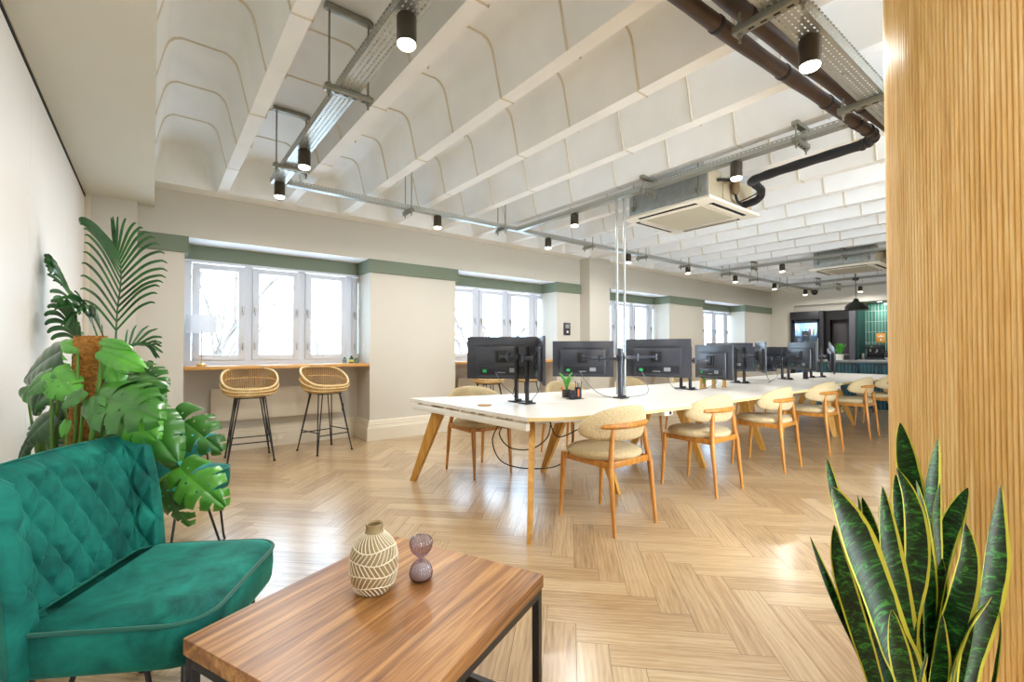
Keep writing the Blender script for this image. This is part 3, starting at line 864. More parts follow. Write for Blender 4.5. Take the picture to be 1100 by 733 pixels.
b.build('leaves', M['leaf_small'], t)
b = MB(); b.lathe([(.001, 0), (.012, .008), (.01, .02), (.001, .026)], c=(-.085, -.03, .075), n=12); b.cyl((-.085, -.03, 0), (-.085, -.03, .08), .002, n=6); b.build('orange_clip', M['terracotta'], t)

TUBES = [(4.50, 2.56, 'leaf cutting in a glass tube, left of three under the angled monitor'), (4.66, 2.52, 'leaf cutting in a glass tube, middle of three under the angled monitor'), (4.82, 2.49, 'leaf cutting in a glass tube, right of three under the angled monitor')]
def tube_plant(label):
    t = thing('propagation_tube', label, 'plant', (0, 0, ZD), 0, 'leaf cuttings under the angled monitor')
    b = MB(); b.box(-.045, .045, -.02, .02, 0, .014, .003); b.box(-.045, -.032, -.012, .012, .014, .10); b.box(.032, .045, -.012, .012, .014, .10); b.box(-.045, .045, -.012, .012, .1, .112, .002); b.build('stand', M['table_leg'], t)
    b = MB(); b.lathe([(.001, .02), (.013, .026), (.015, .05), (.015, .125), (.017, .128)], n=16, capb=False); b.build('tube', M['clear_glass'], t)
    b = MB()
    for a, r in ((.4, .07), (2.2, .06), (3.9, .075), (5.3, .05)):
        leaf_strip(b, [(0, 0, .06), (.012*cos(a), .012*sin(a), .12), (r*cos(a), r*sin(a), .135 - .02*(a > 3))], .05, Vector((-sin(a), cos(a), 0)))
    b.build('leaves', M['leaf_small'], t); return t
tp = tube_plant(TUBES[0][2]); tp.location = (4.80, 2.72, ZD)
for x, y, lb in TUBES[1:]: dup(tp, (x*KS, y*KS, ZD), .3, lb)

CB = [([(2.10, 2.90, .96), (2.14, 2.86, .86), (2.2, 2.83, .80), (2.225, 2.78, .735)], 'thin grey cable running from the nearest monitor down to its post'),
      ([(3.10, 2.95, .93), (3.08, 2.86, .84), (3.03, 2.66, .755), (3.02, 2.52, .736)], 'thin cable drooping from the second monitor to the thick grey post'),
      ([(3.40, 2.50, .94), (3.42, 2.46, .84), (3.3, 2.38, .76), (3.12, 2.45, .738)], 'thin cable drooping back to the thick grey post from the monitor on its right'),
      ([(3.56, 2.36, .93), (3.72, 2.42, .82), (3.95, 2.5, .752), (4.22, 2.55, .738)], 'thin cable trailing along the desk rightwards from under the third monitor'),
      ([(4.30, 2.30, .88), (4.36, 2.34, .8), (4.32, 2.45, .742), (4.27, 2.5, .737)], 'thin cable hanging below the monitor above the leaf cuttings'),
      ([(5.30, 2.30, .93), (5.5, 2.32, .78), (5.8, 2.45, .745), (6.15, 2.5, .80), (6.35, 2.62, .9)], 'thin grey cable sagging across the desk between the pairs of far posts'),
      ([(2.24, 2.52, .92), (2.25, 2.56, .84), (2.235, 2.6, .78), (2.23, 2.65, .737)], 'thin cable beside the edge-on monitor at the nearest posts')]
for p, lb in CB: cable([onto(q) for q in p], .0035, lb, 'cable_white', 'monitor_cable', 'monitor cables on the desks')
# ------------------------------------------------------------------ trays, hangers, spotlights
def tray(label, x0, y0, length, rz, z, w=.105, hgt=.045, group='perforated cable trays'):
    b = MB(); b.mi = 0
    e = .0015
    b.box(0, length, -w/2, w/2, 0, e); b.box(0, length, -w/2, -w/2+e, 0, hgt); b.box(0, length, w/2-e, w/2, 0, hgt)
    b.box(0, length, -w/2-.006, -w/2+e, hgt-.004, hgt); b.box(0, length, w/2-e, w/2+.006, hgt-.004, hgt)
    o = b.build('cable_tray', M['perf']); uvbox(o); o.location = (x0, y0, z); o.rotation_euler = (0, 0, rz)
    tag(o, label, 'cable tray', group); return o
ZT = 2.60
tray('galvanised perforated cable tray running to the camera above the left bays, carrying three spotlights', .86, 4.44, -7.0 + 0, pi/2, ZT, .115) if False else None
tray('wide galvanised tray hung over the left ceiling bays toward the camera', .86, -2.3, 6.80, pi/2, ZT, .115)
tray('long galvanised tray running parallel to the window wall', .93, 4.46, 12.1, 0, ZT, .07)
tray('galvanised tray crossing the ceiling before the near air conditioner', 3.57, .72, 3.70, pi/2, ZT, .07)
tray('galvanised tray passing in front of the far air conditioner', 8.50, .6, 3.82, pi/2, ZT, .07)
tray('far galvanised tray above the black pendant', 11.60, .6, 3.82, pi/2, ZT, .07)
tray('farthest galvanised tray close to the kitchen wall', 12.95, .6, 3.90, pi/2, ZT, .07)
BIG_A = -radians(3.2)
tray('broad perforated tray beside the wooden column at the top right', .9, .79, 3.6, -radians(1), 2.50, .115, .06)

def hanger(label, x, y, rz, z=ZT, top=3.045, half=.11, strut_top=True):
    t = thing('tray_hanger', label, 'hanger', (x, y, z), rz, 'rod hangers holding the trays')
    b = MB(); b.box(-half-.025, half+.025, -.021, .021, -.036, -.003, .003); b.mi = 1
    for k in range(4): b.box(-half+.03+k*.05, -half+.055+k*.05, -.006, .006, -.0368, -.035)
    b.build('lower_strut', [M['zinc'], M['dark']], t)
    for s in (-1, 1):
        b = MB(); b.cyl((s*half, 0, -.075), (s*half, 0, top-z), .0055, n=10); b.cyl((s*half, 0, -.052), (s*half, 0, -.037), .012, n=6); b.cyl((s*half, 0, -.002), (s*half, 0, .01), .012, n=6)
        b.build('threaded_rod', M['zinc'], t)
    if strut_top:
        b = MB(); b.box(-half-.025, half+.025, -.021, .021, top-z-.03, top-z, .003); b.build('upper_strut', M['zinc'], t)
    return t
h0 = hanger('rod hanger with upper strut nearest the camera on the left tray', .86, 2.60, 0)
dup(h0, (.86, 3.97, ZT), 0, 'second rod hanger with upper strut along the left tray')
dup(h0, (.86, .9, ZT), 0, 'rod hanger with upper strut on the left tray above the camera')
h1 = hanger('rod pair hanging the long window tray near its left end', 2.10, 4.46, pi/2, half=.075, strut_top=False)
for x, lb in [(3.32, 'rod pair hanging the long window tray where the crossing tray meets it'), (4.86, 'rod pair hanging the long window tray just left of the silver conduits'), (6.09, 'rod pair hanging the long window tray right of the silver conduits'), (7.30, 'rod pair hanging the long window tray over the third window'),
              (8.72, 'rod pair hanging the long window tray before the fourth window'), (9.88, 'rod pair hanging the long window tray above the fourth window'), (11.34, 'last rod pair hanging the long window tray before the dome camera')]:
    dup(h1, (x, 4.46, ZT), None, lb)
h2 = hanger('rod hanger with short rods left of the near air conditioner', 3.57, 2.54, 0, top=2.712, half=.085)
dup(h2, (3.57, 1.28, ZT), 0, 'rod hanger with short rods on the crossing tray near the brown pipes')
dup(h2, (8.50, 2.46, ZT), 0, 'rod hanger in front of the far air conditioner casing')
dup(h2, (8.50, 3.83, ZT), 0, 'rod hanger on the tray branching to the far air conditioner')
dup(h2, (11.60, 3.85, ZT), 0, 'rod hanger on the far tray left of the pendant')
dup(h2, (12.95, 3.87, ZT), 0, 'rod hanger on the farthest tray by the dome camera')
h3 = hanger('wide rod hanger at the upper end of the broad tray', 1.93, .80, pi/2 - radians(1), 2.50, 3.045, .12, False)
dup(h3, (3.05, .76, 2.50), None, 'wide rod hanger of the broad tray next to the wooden column')

def spot(label, x, y, z):
    t = thing('spotlight', label, 'spotlight', (x, y, z), 0, 'black cylinder spotlights under the trays')
    b = MB(); b.lathe([(.043, -.128), (.043, -.012), (.040, -.008), (.012, -.006), (.012, 0)], n=28, capb=False, capt=True); b.lathe([(.043, -.128), (.040, -.128), (.038, -.11)], n=28, capb=False)
    b.build('housing', M['spot_body'], t)
    b = MB(); b.lathe([(.0395, -.12), (.0390, -.136), (.033, -.143), (.016, -.146), (.002, -.1465)], n=24, capb=False); b.build('lens', M['bulb'], t)  # lens juts below the housing to imitate the lamp's bloom
    return t
M['spot_body'] = mat('dark_bronze_spot_body', '40392f', .4, metal=.3)
SPOTS = [(.86, 1.85, ZT, 'closest spotlight, cut by the top edge of the left tray'), (.86, 3.57, ZT, 'spotlight at the middle hanger of the left tray'), (.86, 4.40, ZT, 'spotlight at the corner where the left tray meets the window tray'),
         (2.446, 4.46, ZT, 'first spotlight along the window tray, over the first pier'), (4.084, 4.46, ZT, 'spotlight on the window tray over the second window'), (5.745, 4.46, ZT, 'spotlight on the window tray right of the silver conduits'),
         (7.40, 4.46, ZT, 'spotlight on the window tray over the third window'), (9.10, 4.46, ZT, 'spotlight on the window tray between the third and fourth windows'), (10.87, 4.46, ZT, 'spotlight on the window tray over the fourth window'), (12.6, 4.46, ZT, 'farthest spotlight on the window tray, beside the dome camera'),
         (3.57, 3.48, ZT, 'spotlight on the crossing tray left of the silver conduits'), (3.57, 1.735, ZT, 'spotlight in front of the near air conditioner pipes'),
         (2.24, .765, 2.50, 'big bright spotlight under the broad tray near the wooden column'), (8.50, 3.36, ZT, 'spotlight left of the far air conditioner'), (12.95, 3.44, ZT, 'spotlight near the black pendant at the kitchen wall')]
for i, (x, y, z, lb) in enumerate(SPOTS):
    if i == 0: s0 = spot(lb, x, y, z)
    else: dup(s0, (x, y, z), 0, lb)

# silver conduits dropping to the desk
for dx, lb in ((-.036, 'left of the two thin silver conduits dropping from the tray to the desk'), (.036, 'right of the two thin silver conduits dropping from the tray to the desk')):
    b = MB(); p = Vector((3.575, 2.865, 0)) + RT*dx
    b.cyl((p.x, p.y, .701), (p.x, p.y, 2.63), .0125, n=14); b.cyl((p.x, p.y, 2.585), (p.x, p.y, 2.60), .019, n=14)
    tag(b.build('conduit_pipe', M['steel']), lb, 'conduit', 'silver conduits')

# wrapped pipes
def pipe(label, pts, r, m, bands=True, name='pipe', seed=1):
    b = MB(); P = spline(pts, 10); rnd = random.Random(seed)
    b.tube(P, [r*(1 + .05*sin(i*.9+seed)) for i in range(len(P))], 16); b.mi = 1
    if bands:
        for i in range(4, len(P)-2, 7):
            d = (P[i+1]-P[i-1]).normalized(); b.cyl(P[i]-d*.01, P[i]+d*.01, r*1.12, n=16)
    o = b.build(name, [M[m], M['black_rubber']]); tag(o, label, 'pipe', 'wrapped pipes under the ceiling'); return o
pipe('long sagging brown wrapped pipe left of the broad tray, bending back at its end', [(.4, 1.15, 2.66), (1.2, 1.105, 2.64), (2.2, 1.05, 2.615), (3.0, .998, 2.61), (3.6, .955, 2.60), (3.76, .935, 2.59), (3.84, .94, 2.575), (3.865, .985, 2.56), (3.867, 1.03, 2.555)], .036, 'brown_pipe', seed=3)
pipe('second brown wrapped pipe tucked close under the broad tray', [(.5, .99, 2.60), (1.3, .96, 2.60), (2.2, .92, 2.585), (3.1, .875, 2.585), (4.2, .82, 2.60), (4.8, .79, 2.60)], .036, 'brown_pipe', seed=5)
pipe('black pipe running from the brown pipe bend to the near air conditioner', [(3.867, 1.01, 2.557), (3.87, 1.3, 2.55), (3.89, 1.62, 2.545), (3.98, 1.80, 2.56), (4.18, 1.87, 2.60), (4.42, 1.92, 2.60), (4.52, 2.0, 2.56), (4.50, 2.15, 2.53)], .035, 'black_rubber', False, seed=2)

def aircon(label, x, y):
    t = thing('air_conditioner', label, 'air conditioner', (x, y, 2.46), 0, 'ceiling cassette air conditioners')
    b = MB(); w = .48; b.box(-w, w, -w, w, 0, .03, .01); b.mi = 1
    for a in range(4):
        R = Matrix.Rotation(a*pi/2, 3, 'Z'); b.obox(R @ Vector((0, .40, .001)), (.62, .045, .012), R)
    b.mi = 2
    for a in range(4):
        R = Matrix.Rotation(a*pi/2, 3, 'Z'); b.obox(R @ Vector((0, .385, -.004)), (.60, .05, .004), R @ Matrix.Rotation(radians(14), 3, 'X'))
    p = b.build('fascia_panel', [M['white_plastic'], M['dark'], M['white_plastic']], t)
    g = MB(); g.mi = 0; g.box(-.30, .30, -.30, .30, -.006, .002, .003)
    for k in range(30): g.box(-.285, .285, -.285+k*.0197, -.277+k*.0197, -.0085, -.005)
    g.build('intake_grille', mat('ac_grille_grey', 'b9b49f', .6) if 'acg' not in M else M['acg'], t)
    c = MB(); c.box(-.42, .42, -.42, .42, .03, .30, .004); c.mi = 1
    c.box(-.424, -.419, -.36, -.02, .06, .26, .004); c.box(-.424, -.419, .02, .38, .06, .26, .004); c.mi = 2; c.box(-.40, .42, -.426, -.419, .032, .298, .003); c.box(-.15, .2, -.434, -.425, .06, .26, .006)
    c.build('casing', [M['steel'], M['steel'], M['ac_tan']], t)
    s = MB(); s.obox((.30, -.428, .09), (.05, .004, .05), Matrix.Rotation(pi/4, 3, 'Y')); s.build('warning_sticker', M['red_label'], t)
    for x_, y_ in ((-.44, -.35), (-.44, .35), (.44, -.35), (.44, .35)):
        r = MB(); r.cyl((x_, y_, .06), (x_, y_, .585), .0055, n=8); r.box(x_-.03, x_+.03, y_-.015, y_+.015, .08, .12, .003); r.build('hanger_rod', M['zinc'], t)
    v = MB(); v.cyl((-.02, -.48, .14), (-.02, -.48, .24), .035, n=16); v.cyl((-.02, -.48, .24), (-.02, -.48, .30), .014, n=10); v.cyl((-.02, -.48, .22), (-.02, -.42, .22), .012, n=10)
    v.cyl((-.02, -.48, .12), (-.02, -.48, .14), .025, n=16); v.build('drain_pump', mat('tan_plastic', '8e7a5d', .5) if 'tanp' not in M else M['tanp'], t)
    q = MB(); q.tube(spline([(-.25, -.425, .22), (-.2, -.47, .22), (-.12, -.48, .23), (-.05, -.48, .25)], 6), .014, 8)
    for k in range(3): q.tube(spline([(-.03+k*.012, -.48, .12), (-.02+k*.015, -.485, .07), (.08, -.475, .045+k*.01), (.2, -.45, .07), (.24, -.425, .09)], 6), .006, 6)
    q.tube(spline([(.05, -.48, .06), (.2, -.55, .14), (.28, -.57, .2)], 6), .007, 6); q.build('refrigerant_pipes', M['black_rubber'], t)
    return t
M['ac_tan'] = mat('tan_insulated_cover', 'b8aa8e', .7, var=.06, vscale=6)
M['acg'] = mat('ac_grille_beige', 'bdb8a4', .6); M['tanp'] = mat('tan_pump_plastic', '8e7a5d', .5)
ac = aircon('near ceiling cassette air conditioner with pipes coiled on its side', 4.28, 2.56)
dup(ac, (9.20, 2.56, 2.46), 0, 'far ceiling cassette air conditioner above the end of the desks')

t = thing('pendant_lamp', 'black metal pendant lamp hanging over the kitchen bar', 'lamp', (10.9, 2.97, 1.91))
b = MB(); b.lathe([(.205, 0), (.207, .004), (.19, .05), (.14, .115), (.075, .155), (.05, .17), (.045, .2), (.03, .22), (.012, .225)], n=40, capb=False, capt=True); b.lathe([(.203, .002), (.186, .05), (.136, .112), (.05, .16), (.001, .165)], n=40, capb=False)
b.build('lamp_shade', mat('black_enamel_shade', '24231f', .3), t)
b = MB(); b.cyl((0, 0, .22), (0, 0, .60), .006, n=8); b.build('cord', M['black_rubber'], t)
b = MB(); b.lathe([(.01, .57), (.05, .585), (.055, .63)], n=20, capt=True); b.cyl((0, 0, .62), (0, 0, .80), .012, n=10); b.build('ceiling_rose', M['black_metal'], t)
b = MB(); b.sphere((0, 0, .09), .035, 14); b.build('bulb', M['bulb_soft'], t) if 'bulb_soft' in M else b.build('bulb', emis('pendant_bulb', 'fff0d8', 4), t)
t = thing('dome_camera', 'small black dome camera at the end of the window tray', 'camera', (13.02, 4.40, 2.50))
b = MB(); b.lathe([(.075, .06), (.08, .075), (.06, .10)], n=24, capt=True); b.build('base', M['black_plastic'], t)
b = MB(); b.sphere((0, 0, .055), .068, 18); b.build('dome', mon_screen, t)
# ------------------------------------------------------------------ kitchen
def kitchen():
    t = thing('fridge_cabinet', 'tall black cabinet housing the glass door fridge against the far wall', 'cabinet', (13.30, 4.68, 0))
    b = MB(); b.box(.02, .68, .36, .40, 0, 2.11); b.box(.02, .68, -.36, -.28, 0, 2.11); b.box(.02, .68, -.28, .36, 1.90, 2.11); b.box(.6, .68, -.28, .36, 0, 1.9); b.build('carcass', M['kitchen_black'], t)
    b = MB(); b.box(0, .022, -.278, .398, 1.895, 2.108, .003); b.build('top_panel', M['kitchen_black'], t)
    f = thing('fridge', 'tall glass door fridge with lit shelves of drinks', 'fridge', (13.34, 4.72, .02))
    b = MB(); b.box(.03, .52, -.31, -.29, 0, 1.86); b.box(.03, .52, .29, .31, 0, 1.86); b.box(.5, .52, -.31, .31, 0, 1.86); b.box(.03, .52, -.31, .31, 1.84, 1.86); b.box(.03, .52, -.31, .31, 0, .12); b.build('cabinet', M['fridge_in'], f)
    b = MB()
    for z in (.45, .8, 1.13, 1.46): b.box(.05, .48, -.285, .285, z, z+.015)
    b.build('shelf', M['fridge_in'], f)
    d = MB(); d.box(0, .03, -.31, -.26, 0, 1.86); d.box(0, .03, .26, .31, 0, 1.86); d.box(0, .03, -.31, .31, 1.79, 1.86); d.box(0, .03, -.31, .31, 0, .12); dd = d.build('door', M['black_plastic'], f)
    g = MB(); g.box(.012, .018, -.26, .26, .12, 1.79); g.build('door_glass', M['glass'], dd)
    h = MB(); h.bar((-.03, -.28, .7), (-.03, -.28, 1.4), .02, .02, (1, 0, 0), .004); h.box(-.03, .0, -.288, -.272, .7, .72); h.box(-.03, 0, -.288, -.272, 1.38, 1.4); h.build('handle', M['steel'], dd)
    n = MB(); n.box(-.002, .011, -.07, .09, 1.33, 1.58); n.mi = 1; n.box(-.003, -.001, -.03, .05, 1.46, 1.48); n.build('notice', [M['slate'], M['grey_label']], dd)
    l = MB(); l.box(.06, .1, -.27, .27, 1.815, 1.838); l.build('light_strip', emis('fridge_light', 'e4f2ff', 100), f)
    rnd = random.Random(3); first = {}
    cols = ['b8685a', 'e8e4da', '7fa3b8', 'd9c68c', 'a8c0a0']
    for zi, z in enumerate((1.145, 1.475)):
        for k in range(6):
            y = -.22 + k*.088; c = cols[(k*2+zi) % 5]
            lb = 'drinks bottle on the %s shelf of the fridge, %s from the right' % (['second highest', 'top'][zi], ORD6[k])
            if c not in first:
                q = thing('drink_bottle', lb, 'bottle', (13.47, 4.72+y, z+.02), 0, 'drinks in the fridge')
                b = MB(); b.lathe([(.026, 0), (.03, .008), (.03, .13), (.012, .175), (.012, .2)], n=14, capt=True); b.build('body', mat('drink_'+c, c, .3), q)
                b = MB(); b.lathe([(.014, .195), (.014, .22)], n=12, capt=True); b.build('cap', M['paper_white'], q); first[c] = q
            else: dup(first[c], (13.47, 4.72+y, z+.02), 0, lb)
    # black doorway bay beside the fridge and dark end panel
    b = MB(); b.box(13.46, 13.52, 3.82, 4.315, 1.87, 2.10); b.box(13.46, 13.52, 4.22, 4.315, 0, 1.88); b.box(13.9, 13.95, 3.82, 4.315, 0, 2.1)
    struct(b.build('door_surround', M['door_void']))
    d = struct(empty('door_1', (13.60, 4.02, 0))); b = MB(); b.box(0, .045, -.20, .20, .0, 1.87, .004); struct(b.build('door_leaf', mat('dark_brown_door', '2b2528', .5), d))
    b = MB(); b.cyl((-.01, -.15, 1.0), (-.05, -.15, 1.0), .01, n=10); b.bar((-.05, -.15, 1.0), (-.05, -.04, 1.0), .018, .014); struct(b.build('door_handle', M['steel'], d))
    b = MB(); b.box(13.46, 13.60, 3.70, 3.815, 0, 2.10, .003); tag(b.build('end_panel', mat('slate_grey_panel', '4a4b52', .5)), 'slate grey upright end panel between the black doorway and the green tiles', 'panel')
    b = MB(); b.box(14.10, 14.158, .42, 3.69, 0, 2.277); o = b.build('wall_tiled', M['tile_green']); uvbox(o); struct(o)
    b = MB(); b.box(13.6, 14.10, 3.66, 3.70, 0, 2.27); struct(b.build('wall_return', mat('deep_green_paint', '1f4a42', .5)))
    # back worktop with appliances
    t = thing('base_cabinet', 'dark kitchen base run with stone top below the green tiles', 'cabinet', (13.80, 2.2, 0))
    b = MB(); b.box(-.28, .29, -1.7, 1.45, .08, .85); b.build('carcass', M['kitchen_black'], t)
    b = MB(); b.box(-.30, .295, -1.75, 1.455, .85, .885, .003); b.build('worktop', M['worktop'], t)
    for k in range(5):
        b = MB(); b.box(-.30, -.282, -1.69+k*.625, -1.075+k*.625, .1, .84, .003); dd = b.build('door', M['kitchen_black'], t)
        h = MB(); h.bar((-.318, -1.5+k*.625, .79), (-.318, -1.26+k*.625, .79), .012, .012); h.build('handle', M['black_metal'], dd)
    # printed orange card on the tiles
    t = thing('wall_sign', 'orange printed card stuck on the green tiles', 'sign', (14.095, 3.34, 1.41))
    b = MB(); b.box(-.008, 0, -.09, .09, -.115, .115, .002); b.build('card', M['orange_paper'], t)
    b = MB(); b.prism([(0, 0), (.11, 0), (.11, .02), (.055, .055), (0, .02)], 0, .003)
    o = b.build('roof_mark', M['paper_white'], t); o.rotation_euler = (pi/2, 0, -pi/2); o.location = (-.0085, .055, .02)
    b = MB(); b.box(-.0105, -.0085, -.02, .02, -.07, -.02); b.build('box_mark', M['paper_white'], t)
    # tap / machines on the back worktop
    t = thing('coffee_machine', 'black and chrome coffee machine on the back worktop under the green tiles', 'coffee machine', (13.78, 3.42, .885))
    b = MB(); b.box(-.16, .16, -.2, .12, 0, .05, .006); b.box(-.02, .16, -.2, .12, .05, .33, .01); b.box(-.16, .16, -.2, .12, .25, .36, .012); b.build('body', M['black_plastic'], t)
    b = MB(); b.cyl((-.09, -.1, .25), (-.09, -.1, .19), .022, n=14); b.cyl((-.09, .03, .25), (-.09, .03, .19), .022, n=14); b.cyl((-.09, -.1, .18), (-.22, -.1, .17), .01, n=8); b.build('brew_head', M['steel'], t)
    b = MB(); b.box(-.163, -.158, -.03, .01, .30, .325); b.build('green_lamp', M['green_label'], t)
    for k, (y, h, lb) in enumerate([(3.60, .16, 'chrome canister left of the coffee machine on the back worktop'), (3.15, .22, 'black and steel kettle right of the coffee machine')]):
        t = thing(['canister', 'kettle'][k], lb, ['canister', 'kettle'][k], (13.72, y, .885))
        b = MB(); b.lathe([(.05, 0), (.055, .006), (.055 if k == 0 else .04, h*.85), (.045 if k == 0 else .03, h*.9)], n=24, capt=True); b.build('body', M['steel' if k == 0 else 'black_plastic'], t)
        b = MB(); b.lathe([(.04, h*.9), (.038, h*.95), (.01, h)], n=20, capt=True); b.build('lid', M['black_plastic'], t)
        if k:
            b = MB(); b.tube(spline([(0, -.038, h*.8), (0, -.085, h*.8), (0, -.09, h*.35), (0, -.048, h*.15)], 6), .008, 8); b.build('handle', M['black_plastic'], t)
    t = thing('downlight', 'small round ceiling downlight above the green tiles', 'light', (13.85, 3.30, 2.28))
    b = MB(); b.lathe([(.045, -.004), (.05, 0)], n=20, capt=True); b.build('lens', emis('downlight_lens', 'ffffff', 10), t)
    # tiled bar in front
    t = thing('kitchen_bar', 'dark teal tiled bar with a grey worktop before the kitchen', 'bar', (11.0, 2.2, 0))
    b = MB(); b.box(-.25, .3, -1.9, 1.42, 0, .875); o = b.build('body', M['tile_dark'], t); uvbox(o)
    b = MB(); b.box(-.31, .34, -1.95, 1.46, .875, .915, .004); b.build('worktop', M['worktop'], t)
    t = thing('bar_plant', 'bright green plant in a white pot on the bar worktop', 'plant', (10.86, 3.24, .915))
    b = MB(); b.lathe([(.055, 0), (.062, .006), (.07, .12), (.064, .12), (.06, .1), (.001, .1)], n=24); b.build('pot', M['pot_white'], t)
    b = MB(); rnd = random.Random(2)
    for i in range(34):
        a = i*2.399; r = .03 + .10*rnd.random(); h = .10 + .14*rnd.random()
        leaf_strip(b, [(0, 0, .1), (r*.6*cos(a), r*.6*sin(a), .1+h*.7), (r*cos(a), r*sin(a), .1+h)], .045, Vector((-sin(a), cos(a), 0)))
    b.build('leaves', M['leaf_small'], t)
    t = thing('fruit_bowl', 'white bowl with an orange at the column end of the bar worktop', 'bowl', (10.9, 2.44, .915))
    b = MB(); b.lathe([(.04, 0), (.05, .005), (.10, .06), (.096, .06), (.045, .012), (.001, .01)], n=28); b.build('body', M['pot_white'], t)
    b = MB(); b.sphere((0, 0, 0), .045, 18); o = b.build('orange_fruit', M['terracotta']); o.location = (10.9, 2.44, .975); tag(o, 'orange fruit in the white bowl on the bar', 'fruit')
    def stool(label, x, y):
        t = thing('bar_chair', label, 'stool', (x, y, 0), 0, 'black wire stools at the tiled bar')
        b = MB(); b.box(-.17, .17, -.18, .18, .64, .665, .01); b.build('seat', M['black_metal'], t)
        b = MB(); b.tube(spline([(-.16, .17, .66), (-.19, .18, .80), (-.19, .12, .86), (-.19, 0, .87), (-.19, -.12, .86), (-.19, -.18, .80), (-.16, -.17, .66)], 6), .012, 8)
        for y_ in (-.08, .08): b.tube([(-.16, y_, .66), (-.19, y_, .86)], .007, 6)
        b.build('backrest', M['black_metal'], t)
        for sx in (-1, 1):
            for sy in (-1, 1):
                l = MB(); l.tube([(sx*.15, sy*.15, .645), (sx*.2, sy*.2, 0)], .011, 8); l.build('leg', M['black_metal'], t)
        f = MB(); f.tube([(.178, .178, .25), (-.178, .178, .25), (-.178, -.178, .25), (.178, -.178, .25)], .008, 8, closed=True); f.build('foot_rail', M['black_metal'], t)
        return t
    s = stool('black wire stool at the bar under the pendant lamp', 10.42, 2.95)
    dup(s, (10.42, 2.35, 0), 0, 'black wire stool at the bar beside the wooden column')
M['fridge_in'] = mat('pale_fridge_interior', 'cfdae4', .4)
ORD6 = ['first', 'second', 'third', 'fourth', 'fifth', 'sixth']
kitchen()
# ------------------------------------------------------------------ ribbed wooden column
def ribbed_column():
    b = MB(); cx, cy_, R, N, K = 2.0966, .1185, .35, 205, 8
    ring = []
    for i in range(N*K):
        a = 2*pi*i/(N*K); u = (i % K)/K
        r = R - .0052 + .0052*(abs(sin(pi*u)))**.6
        ring.append((cx + r*cos(a), cy_ + r*sin(a)))
    b.loft([[(x, y, z) for x, y in ring] for z in (0, .9, 1.8, 2.99)])
    m, t, p = base_mat('fluted_oak_veneer')
    v = t.coords('Object', (26, 26, 1.1)); f1 = t.noise(v, 2.0, 5, .62, .6)
    f2 = t.noise(t.coords('Object', (120, 120, 5)), 1.5, 3, .6)
    f = t.math('ADD', t.math('MULTIPLY', f1, .65), t.math('MULTIPLY', f2, .35))
    t.link(t.ramp(f, [(.3, lin('be9350')), (.47, lin('dfb670')), (.62, lin('eed094'))]), p.inputs['Base Color'])
    p.inputs['Roughness'].default_value = .42
    o = b.build('column_ribbed', m, angle=50); struct(o)
ribbed_column()

# ------------------------------------------------------------------ coffee table, vase, hourglass
def coffee_table():
    t = thing('coffee_table', 'square walnut-topped coffee table with a black steel cube frame in the foreground', 'coffee table', (.53, 1.263, 0), radians(23.4))
    hx, hy = .3635, .3255
    b = MB(); b.box(-hx, hx, -hy, hy, .378, .42, .0015, 1); b.build('tabletop', M['walnut'], t)
    s = .024; i = .004
    X, Y = hx-i, hy-i
    for sx in (-1, 1):
        for sy in (-1, 1):
            l = MB(); l.box(sx*X, sx*(X-s), sy*Y, sy*(Y-s), 0, .377, .0015, 1); l.build('leg', M['black_metal'], t)
    for nm, z0, z1 in (('upper_rail', .352, .377), ('lower_rail', .0, .024)):
        for sx in (-1, 1):
            l = MB(); l.box(sx*X, sx*(X-s), -Y+s, Y-s, z0, z1, .0015, 1); l.build(nm, M['black_metal'], t)
        for sy in (-1, 1):
            l = MB(); l.box(-X+s, X-s, sy*Y, sy*(Y-s), z0, z1, .0015, 1); l.build(nm, M['black_metal'], t)
coffee_table()

def vase():
    t = thing('vase', 'tan ceramic vase with raised white chevron lines on the coffee table', 'vase', (.530, 1.352, .42))
    P = [(.040, 0), (.049, .003), (.060, .022), (.068, .05), (.0695, .08), (.0675, .108), (.0595, .135), (.045, .155), (.031, .168), (.0255, .176), (.0245, .186), (.0255, .194), (.0235, .198), (.0195, .194), (.019, .17), (.03, .15)]
    S = spline([(r, 0, z) for r, z in P[:12]], 6)
    def rad(z):
        for a, b in zip(S, S[1:]):
            if a.z <= z <= b.z: return a.x + (b.x-a.x)*(z-a.z)/max(1e-6, b.z-a.z)
        return .03
    b = MB(); b.lathe([(p.x, p.z) for p in S] + P[12:], n=48)
    b.mi = 1
    def pt(a, z, e=.0004): r = rad(z) + e; return (r*cos(a), r*sin(a), z)
    zs = [.006, .030, .064, .100, .133, .172]
    def wob(a, k): return .0035*sin(a*3 + k*1.3)
    for k in (1, 2, 3, 4): b.tube([pt(2*pi*i/60, zs[k] + wob(2*pi*i/60, k)) for i in range(60)], .0019, 6, closed=True)
    n = 30
    for k in range(5):
        sl = (1 if k % 2 else -1)*.30
        for i in range(n):
            a = 2*pi*i/n
            za, zb = zs[k] + (wob(a, k) if k else 0), zs[k+1] + (wob(a+sl, k+1) if k < 4 else 0)
            b.tube([pt(a + sl*u, za + (zb-za)*u) for u in (0, .25, .5, .75, 1)], .0016, 5)
    b.build('body', [mat('olive_tan_glaze', '9b8862', .42, var=.1, vscale=30), mat('raised_white_slip', 'efe8d4', .6)], t)
vase()
